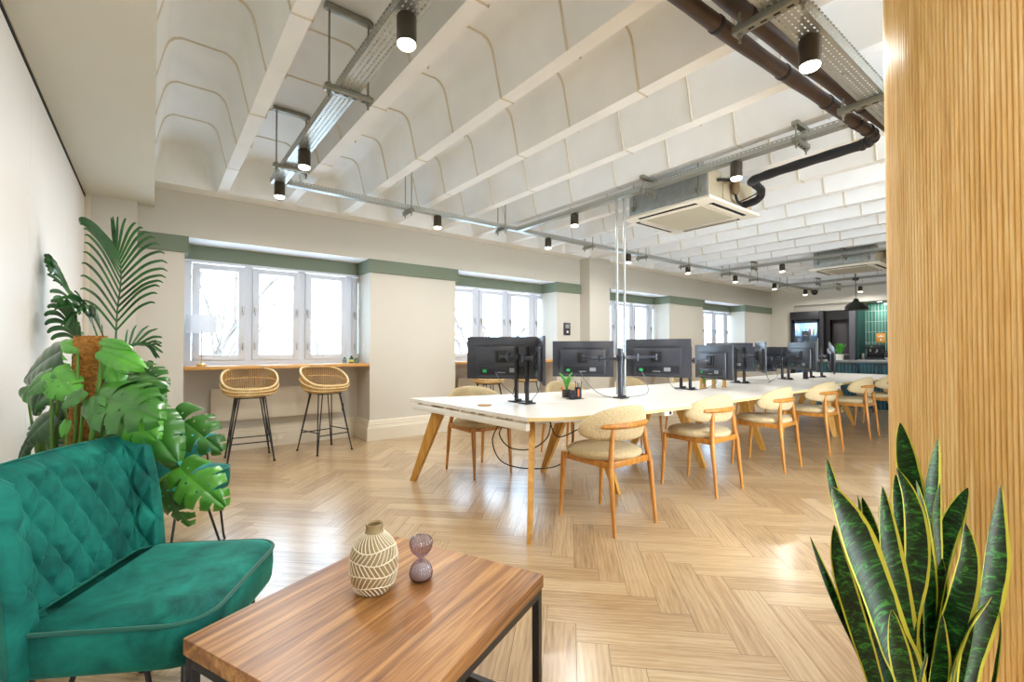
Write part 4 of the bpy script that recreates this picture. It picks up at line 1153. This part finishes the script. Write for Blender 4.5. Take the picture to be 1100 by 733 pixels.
def hourglass():
    t = thing('hourglass', 'small mauve ribbed glass hourglass with white sand, right of the vase', 'hourglass', (.668, 1.318, .42))
    prof = [(.010, 0), (.027, .003), (.034, .014), (.0345, .026), (.028, .045), (.014, .061), (.004, .068), (.014, .075), (.028, .091), (.0345, .110), (.032, .125), (.022, .134), (.010, .138), (.001, .1385)]
    S = spline([(r, 0, z) for r, z in prof], 5)
    b = MB(); n = 72; rings = []
    for p in S:
        rings.append([((p.x*(1 + .05*cos(24*2*pi*k/n)))*cos(2*pi*k/n), (p.x*(1 + .05*cos(24*2*pi*k/n)))*sin(2*pi*k/n), p.z) for k in range(n)])
    b.loft(rings); b.build('glass_body', M['smoke_glass'], t, angle=60)
    s = MB(); s.lathe([(.02, .002), (.0315, .012), (.032, .024), (.028, .036), (.016, .044), (.001, .047)], n=32); s.build('sand', M['white_sand'], t)
hourglass()

# ------------------------------------------------------------------ velvet armchairs (front is +y)
def armchair(label):
    t = thing('armchair', label, 'armchair', (0, 0, 0), 0, 'green velvet armchairs')
    # plan of the back shell: centre line with flared wings
    path = [Vector(p + (0,)) for p in ((-.272, -.15), (-.252, -.186), (-.228, -.222), (-.195, -.237), (-.10, -.240), (0, -.242), (.10, -.240), (.195, -.237), (.228, -.222), (.252, -.186), (.272, -.15))]
    P = spline([(p.x, p.y, 0) for p in path], 20); n = len(P)
    L = [0.]
    for a, c in zip(P, P[1:]): L.append(L[-1] + (c-a).length)
    nr = []
    for i in range(n):
        d = (P[min(i+1, n-1)] - P[max(i-1, 0)]).normalized(); nr.append(Vector((-d.y, d.x, 0)))   # towards the sitter
    nz = 120
    def top(i):
        s = abs(L[i]/L[-1]*2-1); return .838 - 0.012*s*s - (.045*max(0, (s-.88)/.12)**2)
    def bot(i): return .315
    def pos(i, k, off):
        v = k/nz; z = bot(i) + (top(i)-bot(i))*v
        lean = .06*v*v; fl = 1 + .04*v
        c = Vector((P[i].x*fl, P[i].y - lean, z)); return c + nr[i]*off
    b = MB(); rows = []
    for k in range(nz+1):
        r = []
        for i in range(n):
            z = pos(i, k, 0).z; s = L[i] - L[-1]/2
            p_, q_ = s/.074 + z/.135, s/.074 - z/.135
            pill = .017*min(1, abs(sin(pi*p_))*abs(sin(pi*q_))*1.6)**.45
            edge = min(1, min(k, nz-k)/8, min(i, n-1-i)/14)**.7
            r.append(pos(i, k, (.020 + pill)*edge - .012*(1-edge)))
        rows.append(r)
    b.grid(rows)
    out = [[pos(i, k, -.032*min(1, min(k+1.5, nz-k)/6, min(i, n-1-i)/6+.2)**.5 - .012*(min(k, nz-k) == 0 or min(i, n-1-i) == 0)*0) for i in range(n)] for k in range(nz+1)]
    R = b.grid(out)
    b.bm.verts.ensure_lookup_table(); m_ = n*(nz+1)
    V = b.bm.verts
    loop = [(0, i) for i in range(n)] + [(k, n-1) for k in range(1, nz+1)] + [(nz, i) for i in range(n-2, -1, -1)] + [(k, 0) for k in range(nz-1, 0, -1)]
    for (k0, i0), (k1, i1) in zip(loop, loop[1:] + loop[:1]):
        b._f([V[k0*n+i0], V[k1*n+i1], V[m_+k1*n+i1], V[m_+k0*n+i0]])
    b.build('backrest', M['velvet'], t, angle=70)
    # seat cushion
    def outline(e, z, crown=0.):
        q = []
        for (cx, cy_, a0, r) in ((.175, .155, 0, .09), (-.175, .155, 90, .09), (-.215, -.185, 180, .05), (.215, -.185, 270, .05)):
            for i in range(9):
                a = radians(a0 + 90*i/8); q.append((cx + (r+e)*cos(a), cy_ + (r+e)*sin(a), z))
        return q
    s = MB(); s.loft([outline(-.03, .312), outline(-.006, .318), outline(0, .335), outline(.004, .38), outline(.002, .428), outline(-.006, .438), outline(-.04, .447), outline(-.085, .452)])
    s.build('seat', M['velvet'], t, angle=60)
    p = MB(); p.tube([Vector(q) for q in outline(.003, .432)], .0055, 8, closed=True); p.build('piping', M['piping'], t)
    for sx in (-1, 1):
        for sy in (-1, 1):
            l = MB(); bx, by = sx*.235, sy*.20 - .01
            l.tube(spline([(sx*.205, by-sy*.02, .315), (bx-.004*sx, by-sy*.008, .05), (bx, by, .008), (bx+.008*sx, by+sy*.012, .05), (sx*.185, by-sy*.09, .315)][:3] + [(bx+.004*sx, by-sy*.035, .006), (bx-.004*sx, by-sy*.05, .05), (sx*.20, by-sy*.12, .315)], 6), .0065, 8)
            l.build('hairpin_leg', M['black_metal'], t)
    return t
a0 = armchair('dark emerald quilted velvet armchair in the left foreground beside the coffee table')
a0.location = (.035, 1.79, 0); a0.rotation_euler = (0, 0, radians(-31-90))
dup(a0, (.055, 3.30, 0), radians(40-90), 'green velvet armchair just behind the monstera leaves')
dup(a0, (.12, 4.42, 0), radians(-25-90), 'green velvet armchair farthest back on the left, before the first counter')
# ------------------------------------------------------------------ plants
def leafmat(name, dark, light, rough=.3, coat=.2):
    m, t, p = base_mat(name)
    f = t.noise(t.coords('Object', (1, 1, 1)), 9, 3, .5)
    t.link(t.ramp(f, [(.3, lin(dark)), (.7, lin(light))]), p.inputs['Base Color'])
    p.inputs['Roughness'].default_value = rough; p.inputs['Coat Weight'].default_value = coat*1.6; p.inputs['Coat Roughness'].default_value = .2
    return m
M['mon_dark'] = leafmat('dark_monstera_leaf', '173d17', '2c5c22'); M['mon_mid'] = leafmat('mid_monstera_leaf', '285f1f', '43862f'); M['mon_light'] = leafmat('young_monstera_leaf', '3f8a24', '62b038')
M['palm'] = leafmat('deep_green_palm_leaflet', '1f4a24', '3b7a38', .4); M['coir'] = mat('golden_coir_fibre', 'b27a34', .95, var=.35, vscale=60, bump=1., bscale=90, bdist=.02)

def monstera_leaf(b, B, T, N, wr=.85, split=.5, cup=.18, droop=.15, cut=.26):
    """heart-shaped blade; split cuts slits from the margin and holes beside the midrib"""
    B, T, N = Vector(B), Vector(T), Vector(N); d = T - B; L = d.length; d.normalize()
    s = d.cross(N).normalized(); n = s.cross(d).normalized()
    NT_, NX = 60, 10
    def half(t): return wr*.5*L*min(1, (max(0, 1.02-t)*1.75)**.62)*(.72 + .28*min(1, t*4))
    def place(t, u, side):
        w = half(t); q = u
        tt = t + .16*u*u*(1-t) - .20*u*(1-t)**5      # veins sweep to the tip, lobes fall back at the base
        return B + d*(tt*L) + s*(side*w*u) + n*(cup*L*(.42*u - .62*u*u) - droop*L*tt*tt + .008*L*sin(t*34)*u)
    nslit = 4
    for side in (-1, 1):
        G = [[b.bm.verts.new(place(min(1, i/NT_), j/NX, side)) for j in range(NX+1)] for i in range(NT_+1)]
        for i in range(NT_):
            t = (i+.5)/NT_; ph = (t*(nslit+.6) + (.25 if side > 0 else 0)) % 1
            for j in range(NX):
                u = (j+.5)/NX
                if split and .12 < t < .9:
                    e0 = 1 - split*(.95 + .4*sin(int(t*(nslit+.6))*2.7 + side))
                    if u > e0 and ph < .04 + cut*(u-e0): continue
                    if split > .45 and .5 < ph < .60 and .18 < u < .32 and t < .6: continue
                b._f([G[i][j], G[i][j+1], G[i+1][j+1], G[i+1][j]])

def monstera():
    base = Vector((-.25, 2.42, 0))
    t = thing('monstera_plant', 'large monstera with split leaves climbing a coir pole behind the front armchair', 'plant', base)
    b = MB(); b.lathe([(.12, 0), (.135, .008), (.165, .30), (.172, .31), (.172, .34), (.158, .34), (.152, .30), (.001, .30)], n=36); b.build('pot', M['pot_white'], t)
    b = MB(); b.lathe([(.15, .301), (.001, .312)], n=24, capb=False); b.build('soil', M['soil'], t)
    # coir pole
    p = MB(); rnd = random.Random(5); top = at(98, 361, 1.66) - base; bot = Vector((.0, 0, .28))
    rings = []
    for k in range(60):
        c = bot.lerp(top, k/59)
        rings.append([c + Vector((cos(a), sin(a), 0))*(.039 + .006*(rnd.random()-.4) + (.006 if k > 54 else 0)) for a in [2*pi*j/26 for j in range(26)]])
    p.loft(rings)
    for k in range(900):
        a = rnd.random()*2*pi; c = bot.lerp(top, rnd.random()); q = c + Vector((cos(a), sin(a), 0))*.038
        e = a + .9*(rnd.random()-.5)*2
        p.tube([q, q + Vector((cos(e), sin(e), 0))*.008 + Vector((0, 0, .012*(rnd.random()-.5))), q + Vector((-sin(a)*(rnd.random()-.5), cos(a)*(rnd.random()-.5), rnd.random()-.5))*.04 + Vector((cos(a), sin(a), 0))*.004], .0007, 3, cap=False)
    p.build('coir_pole', M['coir'], t, angle=180)
    # leaves: base xy, tip xy, depth base, depth tip, width ratio, split, material, facing (right, up, back)
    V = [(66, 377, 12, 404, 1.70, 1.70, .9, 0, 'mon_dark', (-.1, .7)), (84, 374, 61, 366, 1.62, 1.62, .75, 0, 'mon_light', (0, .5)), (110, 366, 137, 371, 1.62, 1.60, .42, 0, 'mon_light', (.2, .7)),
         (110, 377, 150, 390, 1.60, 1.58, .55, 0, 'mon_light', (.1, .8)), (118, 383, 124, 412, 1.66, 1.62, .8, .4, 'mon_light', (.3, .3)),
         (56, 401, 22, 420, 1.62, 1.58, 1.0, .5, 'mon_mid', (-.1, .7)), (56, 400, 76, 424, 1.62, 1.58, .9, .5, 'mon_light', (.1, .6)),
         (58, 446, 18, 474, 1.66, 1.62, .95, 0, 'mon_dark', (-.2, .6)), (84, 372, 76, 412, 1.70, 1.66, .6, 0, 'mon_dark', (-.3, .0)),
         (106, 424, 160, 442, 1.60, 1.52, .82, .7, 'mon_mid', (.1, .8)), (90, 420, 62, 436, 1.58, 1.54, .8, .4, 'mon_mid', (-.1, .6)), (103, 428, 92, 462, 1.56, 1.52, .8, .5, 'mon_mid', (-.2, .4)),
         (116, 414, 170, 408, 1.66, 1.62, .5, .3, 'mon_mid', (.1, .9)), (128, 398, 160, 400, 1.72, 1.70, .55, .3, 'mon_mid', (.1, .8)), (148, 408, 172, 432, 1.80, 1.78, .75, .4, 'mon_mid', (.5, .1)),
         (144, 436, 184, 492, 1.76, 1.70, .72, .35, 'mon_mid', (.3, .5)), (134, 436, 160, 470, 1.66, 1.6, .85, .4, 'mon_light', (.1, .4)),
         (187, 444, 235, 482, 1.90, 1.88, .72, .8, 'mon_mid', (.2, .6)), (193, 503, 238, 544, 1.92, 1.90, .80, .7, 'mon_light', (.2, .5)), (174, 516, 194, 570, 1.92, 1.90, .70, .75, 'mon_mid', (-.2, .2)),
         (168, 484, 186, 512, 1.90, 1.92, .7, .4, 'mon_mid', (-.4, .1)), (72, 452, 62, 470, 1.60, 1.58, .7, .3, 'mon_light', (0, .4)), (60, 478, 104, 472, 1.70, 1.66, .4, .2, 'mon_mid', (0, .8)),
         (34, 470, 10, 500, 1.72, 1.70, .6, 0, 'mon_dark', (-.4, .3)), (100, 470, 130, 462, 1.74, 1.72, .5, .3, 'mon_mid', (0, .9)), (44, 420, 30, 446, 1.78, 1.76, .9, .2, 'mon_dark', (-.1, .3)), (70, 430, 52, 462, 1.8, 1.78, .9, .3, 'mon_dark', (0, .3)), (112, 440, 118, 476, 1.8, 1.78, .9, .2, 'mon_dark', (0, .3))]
    rn = random.Random(21)
    for k in range(22):
        x, y = rn.uniform(28, 160), rn.uniform(378, 478); ln = rn.uniform(24, 40); a = radians(rn.uniform(15, 165)); dd = rn.uniform(1.72, 1.92)
        V.append((x, y, x + ln*cos(a)*(1 if x > 90 else .8), y + ln*sin(a)*.8, dd, dd - .05, rn.uniform(.62, .85), rn.choice((.3, .5, .7)), rn.choice(('mon_mid', 'mon_mid', 'mon_dark', 'mon_light')), (rn.uniform(-.5, .5), rn.uniform(.1, .9))))
    st = MB()
    for bx, by, tx, ty, db, dt, wr, sp, m, (fr, fu) in V:
        B, T = at(bx, by, db) - base, at(tx, ty, dt) - base
        N = -FW + RT*fr + UP*fu
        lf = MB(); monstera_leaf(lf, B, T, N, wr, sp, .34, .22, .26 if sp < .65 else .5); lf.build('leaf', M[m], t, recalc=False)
        z0 = .30 + .0; r0 = Vector((B.x, B.y, 0)); r0 = r0.normalized()*.05 if r0.length > .05 else Vector((.03, .03, 0))
        c = Vector((r0.x, r0.y, z0)); mid_ = (c + B)*.5 + Vector((r0.x*1.2, r0.y*1.2, .10 + .05*(B.z < .7)))
        st.tube(bez(c, mid_, B, 10), [.0075 - .0035*i/10 for i in range(11)], 7)
    st.build('stems', M['stem'], t)
monstera()

def frond(b, P, n, length, side, droop=.35, w=.022, spread=60, up=Vector((0, 0, 1)), taper=.55, start=.18):
    """feathered palm leaf: P rachis, side = direction of the right-hand leaflets"""
    S = spline(P, 10); m = len(S)
    b.tube(S, [.0055*(1-.75*i/(m-1)) for i in range(m)], 6)
    for k in range(n):
        f = start + (1-start)*(k+.5)/n; x = f*(m-1); i = int(x); p = S[i].lerp(S[min(i+1, m-1)], x-i)
        d = (S[min(i+1, m-1)] - S[max(i-1, 0)]).normalized()
        for sg in (-1, 1):
            s = (side*sg - d*(side*sg).dot(d)).normalized(); a = radians(spread*(1 - .45*f))
            dr = d*cos(a) + s*sin(a); ln = length*(.55 + .45*sin(pi*min(1, f*.85+.12)))*(1 - taper*max(0, f-.6))
            q1 = p + dr*ln*.5 + up*.01; q2 = p + dr*ln*.85 - up*ln*droop*.25; q3 = p + dr*ln - up*ln*droop*.6
            leaf_strip(b, [p, q1, q2, q3], w, d, .25, lambda t: max(.06, sin(pi*min(1, t*.72+.2))**.9))
def palm():
    base = Vector((-.27, 3.90, 0))
    t = thing('palm_plant', 'feathery kentia palm rising behind the monstera against the left corner', 'plant', base)
    b = MB(); b.lathe([(.13, 0), (.14, .01), (.165, .33), (.155, .33), (.15, .29), (.001, .29)], n=32); b.build('pot', M['pot_grey'], t)
    b = MB(); b.lathe([(.148, .291), (.001, .30)], n=24, capb=False); b.build('soil', M['soil'], t)
    D = 2.75
    def fr(pts, n, ln, side, **k):
        P = [Vector((.01*(len(pts) % 3), .0, .29))] + [at(x, y, d) - base for x, y, d in pts]
        st = MB(); Q = spline(P[:2], 6); st.tube([P[0], P[0].lerp(P[1], .5) + Vector((0, 0, .02)), P[1]], [.010, .008, .0055], 8)
        st.build('stalk', M['stem'], t)
        f = MB(); frond(f, P[1:], n, ln, side, **k); f.build('frond', M['palm'], t, recalc=False)
    fr([(124, 372, 2.85), (126, 335, 2.85), (130, 300, 2.8), (128, 276, 2.75), (122, 262, 2.72)], 17, .40, RT, droop=.34, w=.017, spread=46, start=.10)
    fr([(112, 385, 2.8), (98, 345, 2.75), (80, 325, 2.65), (66, 300, 2.6), (60, 292, 2.55)], 12, .22, (RT*.5 - UP*.6 - FW*.4), droop=.3, w=.026, spread=40)
    fr([(118, 380, 2.8), (106, 350, 2.7), (96, 335, 2.6), (86, 336, 2.5)], 9, .20, (RT*.6+UP*.2 - FW*.6), droop=.5, w=.028, spread=45)
    fr([(128, 385, 2.9), (138, 372, 2.95), (150, 368, 3.0), (162, 372, 3.0)], 7, .16, UP*.9 + RT*.2, droop=.2, w=.018, spread=45)
    fr([(112, 392, 2.7), (90, 372, 2.6), (76, 350, 2.55), (70, 330, 2.5)], 8, .18, RT - UP*.3, droop=.6, w=.03, spread=50)
palm()

def snake_mat():
    m, t, p = base_mat('variegated_snake_plant_leaf')
    uv = t.new('ShaderNodeUVMap'); sx = t.new('ShaderNodeSeparateXYZ'); t.link(uv.outputs[0], sx.inputs[0])
    wob = t.math('MULTIPLY', t.math('SUBTRACT', t.noise(t.coords('Object', (30, 30, 12)), 1, 2), .5), .10)
    e = t.math('ADD', t.math('ABSOLUTE', t.math('SUBTRACT', sx.outputs[0], .5)), wob)
    edge = t.math('GREATER_THAN', e, .41)
    mp = t.new('ShaderNodeMapping'); mp.inputs['Scale'].default_value = (1.6, 70, 1); t.link(uv.outputs[0], mp.inputs[0])
    f = t.noise(mp.outputs[0], 1.0, 3, .6, 1.4)
    g = t.ramp(f, [(.38, lin('08200c')), (.53, lin('12401a')), (.68, lin('3c8a32'))])
    t.link(t.mix(edge, g, lin('d6d24e')), p.inputs['Base Color']); p.inputs['Roughness'].default_value = .42; p.inputs['Specular IOR Level'].default_value = .35
    return m
def snake_plant():
    base = (at(1003, 733, 1.0)); base.z = 0
    t = thing('snake_plant', 'tall variegated snake plant with yellow leaf edges in front of the ribbed wooden column', 'plant', base)
    b = MB(); b.lathe([(.12, 0), (.13, .006), (.155, .27), (.155, .285), (.142, .285), (.138, .25), (.001, .25)], n=40); b.build('pot', M['pot_white'], t)
    b = MB(); b.lathe([(.136, .251), (.001, .262)], n=24, capb=False); b.build('soil', M['soil'], t)
    sm = snake_mat()
    # tip-to-base pixel path, leaf width in px, depth, twist of the blade (deg)
    LV = [([(888, 492), (897, 530), (912, 580), (945, 700)], 19, 1.02, 15), ([(894, 523), (916, 565), (938, 620), (962, 690), (978, 733)], 46, .93, 10), ([(967, 454), (973, 490), (983, 540), (992, 640)], 21, 1.06, -20),
          ([(1008, 469), (1004, 505), (1000, 560), (998, 650)], 26, 1.05, 25), ([(963, 503), (978, 535), (985, 575), (984, 620), (976, 670), (978, 733)], 23, .97, -15), ([(984, 516), (994, 560), (1000, 620), (1000, 680), (1001, 733)], 21, .99, 20),
          ([(948, 523), (955, 575), (964, 630), (973, 690), (978, 733)], 33, .97, 5), ([(962, 510), (968, 545), (975, 600), (985, 680)], 20, 1.03, -10), ([(1010, 519), (1007, 555), (1010, 610), (1006, 700)], 23, 1.02, 30),
          ([(1040, 524), (1028, 550), (1016, 585), (1006, 650)], 19, 1.05, -25), ([(1075, 520), (1073, 565), (1070, 620), (1058, 680), (1044, 733)], 34, .98, 12), ([(1037, 562), (1041, 600), (1034, 645), (1020, 690), (1012, 733)], 28, .95, -12),
          ([(1034, 552), (1034, 590), (1030, 640), (1022, 700)], 12, 1.05, 40), ([(1066, 641), (1050, 664), (1036, 690), (1028, 715), (1024, 740)], 24, .94, 30), ([(1028, 578), (1018, 620), (1008, 665), (1002, 720)], 21, 1.0, 45),
          ([(870, 576), (884, 612), (902, 655), (922, 700), (936, 740)], 15, .98, 35), ([(896, 564), (901, 600), (913, 645), (930, 700), (942, 740)], 20, .96, -20), ([(921, 531), (928, 565), (938, 610), (955, 690)], 13, 1.06, 20),
          ([(926, 534), (936, 570), (948, 620), (962, 700)], 16, 1.04, -35), ([(944, 543), (948, 580), (956, 640), (968, 710)], 10, 1.06, 20), ([(996, 702), (993, 715), (990, 728), (989, 745)], 10, .92, 20), ([(1074, 656), (1076, 680), (1072, 710), (1066, 740)], 12, 1.0, 50),
          ([(1056, 606), (1058, 640), (1052, 680), (1042, 730)], 15, 1.06, 10), ([(892, 612), (906, 645), (922, 690), (938, 735)], 13, .99, 60), ([(1012, 600), (1008, 650), (1004, 700), (1000, 745)], 22, 1.03, -30), ([(952, 600), (958, 650), (966, 700), (972, 745)], 22, 1.02, 30),
          ([(990, 590), (990, 640), (989, 690), (988, 745)], 26, 1.05, -10), ([(1026, 620), (1022, 660), (1018, 700), (1014, 745)], 26, 1.05, 15), ([(936, 640), (945, 680), (955, 720), (962, 750)], 24, 1.0, 10), ([(1046, 650), (1042, 690), (1036, 720), (1030, 750)], 24, 1.05, -20), ([(1012, 660), (1012, 700), (1010, 730), (1008, 755)], 24, .95, 5), ([(958, 655), (964, 690), (970, 720), (976, 750)], 22, .92, -15)]
    for i, (px, w, d, tw) in enumerate(LV):
        pts = [at(x, y, d + .03*(k/len(px))) - base for k, (x, y) in enumerate(px)]
        lx = px[-1][0]
        end = at(1003 + (lx-1003)*.62, 790, 1.0 + (d-1.0)*.6) - base; end.z = .25
        P = spline([end] + pts[::-1], 7); m = len(P)
        W = w/F_PX*d; b = MB(); rows = []; R = Matrix.Rotation(radians(tw), 3, 'Z')
        for k, p in enumerate(P):
            u = k/(m-1); dd = (P[min(k+1, m-1)] - P[max(k-1, 0)]).normalized()
            s = R @ RT; s = (s - dd*s.dot(dd)).normalized(); nn = s.cross(dd)
            ww = W*(.72 + .28*min(1, u*2.0))*(1 if u < .62 else max(.02, (1 - ((u-.62)/.38)**1.9)))
            ph = sin(u*7 + i)*.06
            rows.append([p + s*(ww*.5*a) + nn*(-(1-a*a)*ww*.16 + ww*ph*a) for a in (-1, -.78, -.5, 0, .5, .78, 1)])
        V = b.grid(rows); uvl = b.bm.loops.layers.uv.new('UVMap')
        idx = {}
        for k, r in enumerate(V):
            for j, v in enumerate(r): idx[v] = ((0, .11, .25, .5, .75, .89, 1)[j], k/(m-1)*(P[0]-P[-1]).length + i*1.7)
        for f in b.bm.faces:
            for lp in f.loops: lp[uvl].uv = idx[lp.vert]
        b.build('leaf', sm, t, recalc=False)
snake_plant()

# ------------------------------------------------------------------ bare trees beyond the windows
def tree(label, x, y, h, seed):
    t = thing('bare_tree', label, 'tree', (x, y, -3), 0, 'bare trees outside the windows')
    rnd = random.Random(seed); b = MB()
    def grow(p, d, ln, r, lv):
        q = p + d*ln; b.tube([p, (p+q)/2 + Vector((rnd.uniform(-1, 1), rnd.uniform(-1, 1), rnd.uniform(-1, 1)))*ln*.07, q], [r, r*.85, r*.65], 5 if lv < 3 else 3, cap=False)
        if lv == 6: return
        for _ in range(3 if lv > 0 else 5):
            nd = (d + Vector((rnd.uniform(-1, 1), rnd.uniform(-1, 1), rnd.uniform(-.5, .8)))*.75).normalized()
            grow(p + d*ln*rnd.uniform(.55, 1), nd, ln*rnd.uniform(.62, .8), r*.55, lv+1)
    grow(Vector((0, 0, 0)), Vector((.03, 0, 1)), h*.38, .10, 0)
    b.build('branches', M['twig'], t, recalc=False)
M['twig'] = mat('grey_brown_twigs', '675c52', .9)  # one even grey-brown bark colour
tree('bare tree outside, seen through the left panes of the nearest window', .6, 12.5, 9, 3)
tree('bare tree outside, seen through the right panes of the nearest window', 4.2, 15.0, 9, 9)
tree('bare tree outside, seen through the second window', 9.4, 14.0, 9, 14)
# ------------------------------------------------------------------ light
def make_world():
    w = bpy.data.worlds.new('world'); SC.world = w; w.use_nodes = True
    t = w.node_tree; bg = t.nodes['Background']
    bg.inputs[0].default_value = (.81, .91, 1, 1); bg.inputs[1].default_value = 17.
make_world()
def lamp(x, y, z, watts, r=.036, col=(1, .96, .91)):
    l = bpy.data.lights.new('spot_or_fill_light', 'AREA'); l.shape = 'DISK'; l.size = 2*r; l.energy = watts; l.color = col
    o = bpy.data.objects.new('spot_or_fill_light', l); C.objects.link(o); o.location = (x, y, z)
for x, y, z, lb in SPOTS: lamp(x, y, z-.147, 16)
for x, y in ((.86, -.5), (2.4, -.8), (3.57, -.6)): lamp(x, y, 2.45, 14)          # added fill lamps behind the camera, no fittings built
lamp(13.85, 3.30, 2.27, 6, .04, (1, .95, .88))
SC.view_settings.view_transform = 'Standard'; SC.view_settings.look = 'None'
SC.view_settings.gamma = 1; SC.view_settings.use_curve_mapping = False
SC.view_settings.exposure = -0.15
cy = SC.cycles
cy.use_denoising = True; cy.max_bounces = 10; cy.diffuse_bounces = 6; cy.glossy_bounces = 4; cy.transparent_max_bounces = 16
cy.sample_clamp_indirect = 6; cy.caustics_reflective = False; cy.caustics_refractive = False
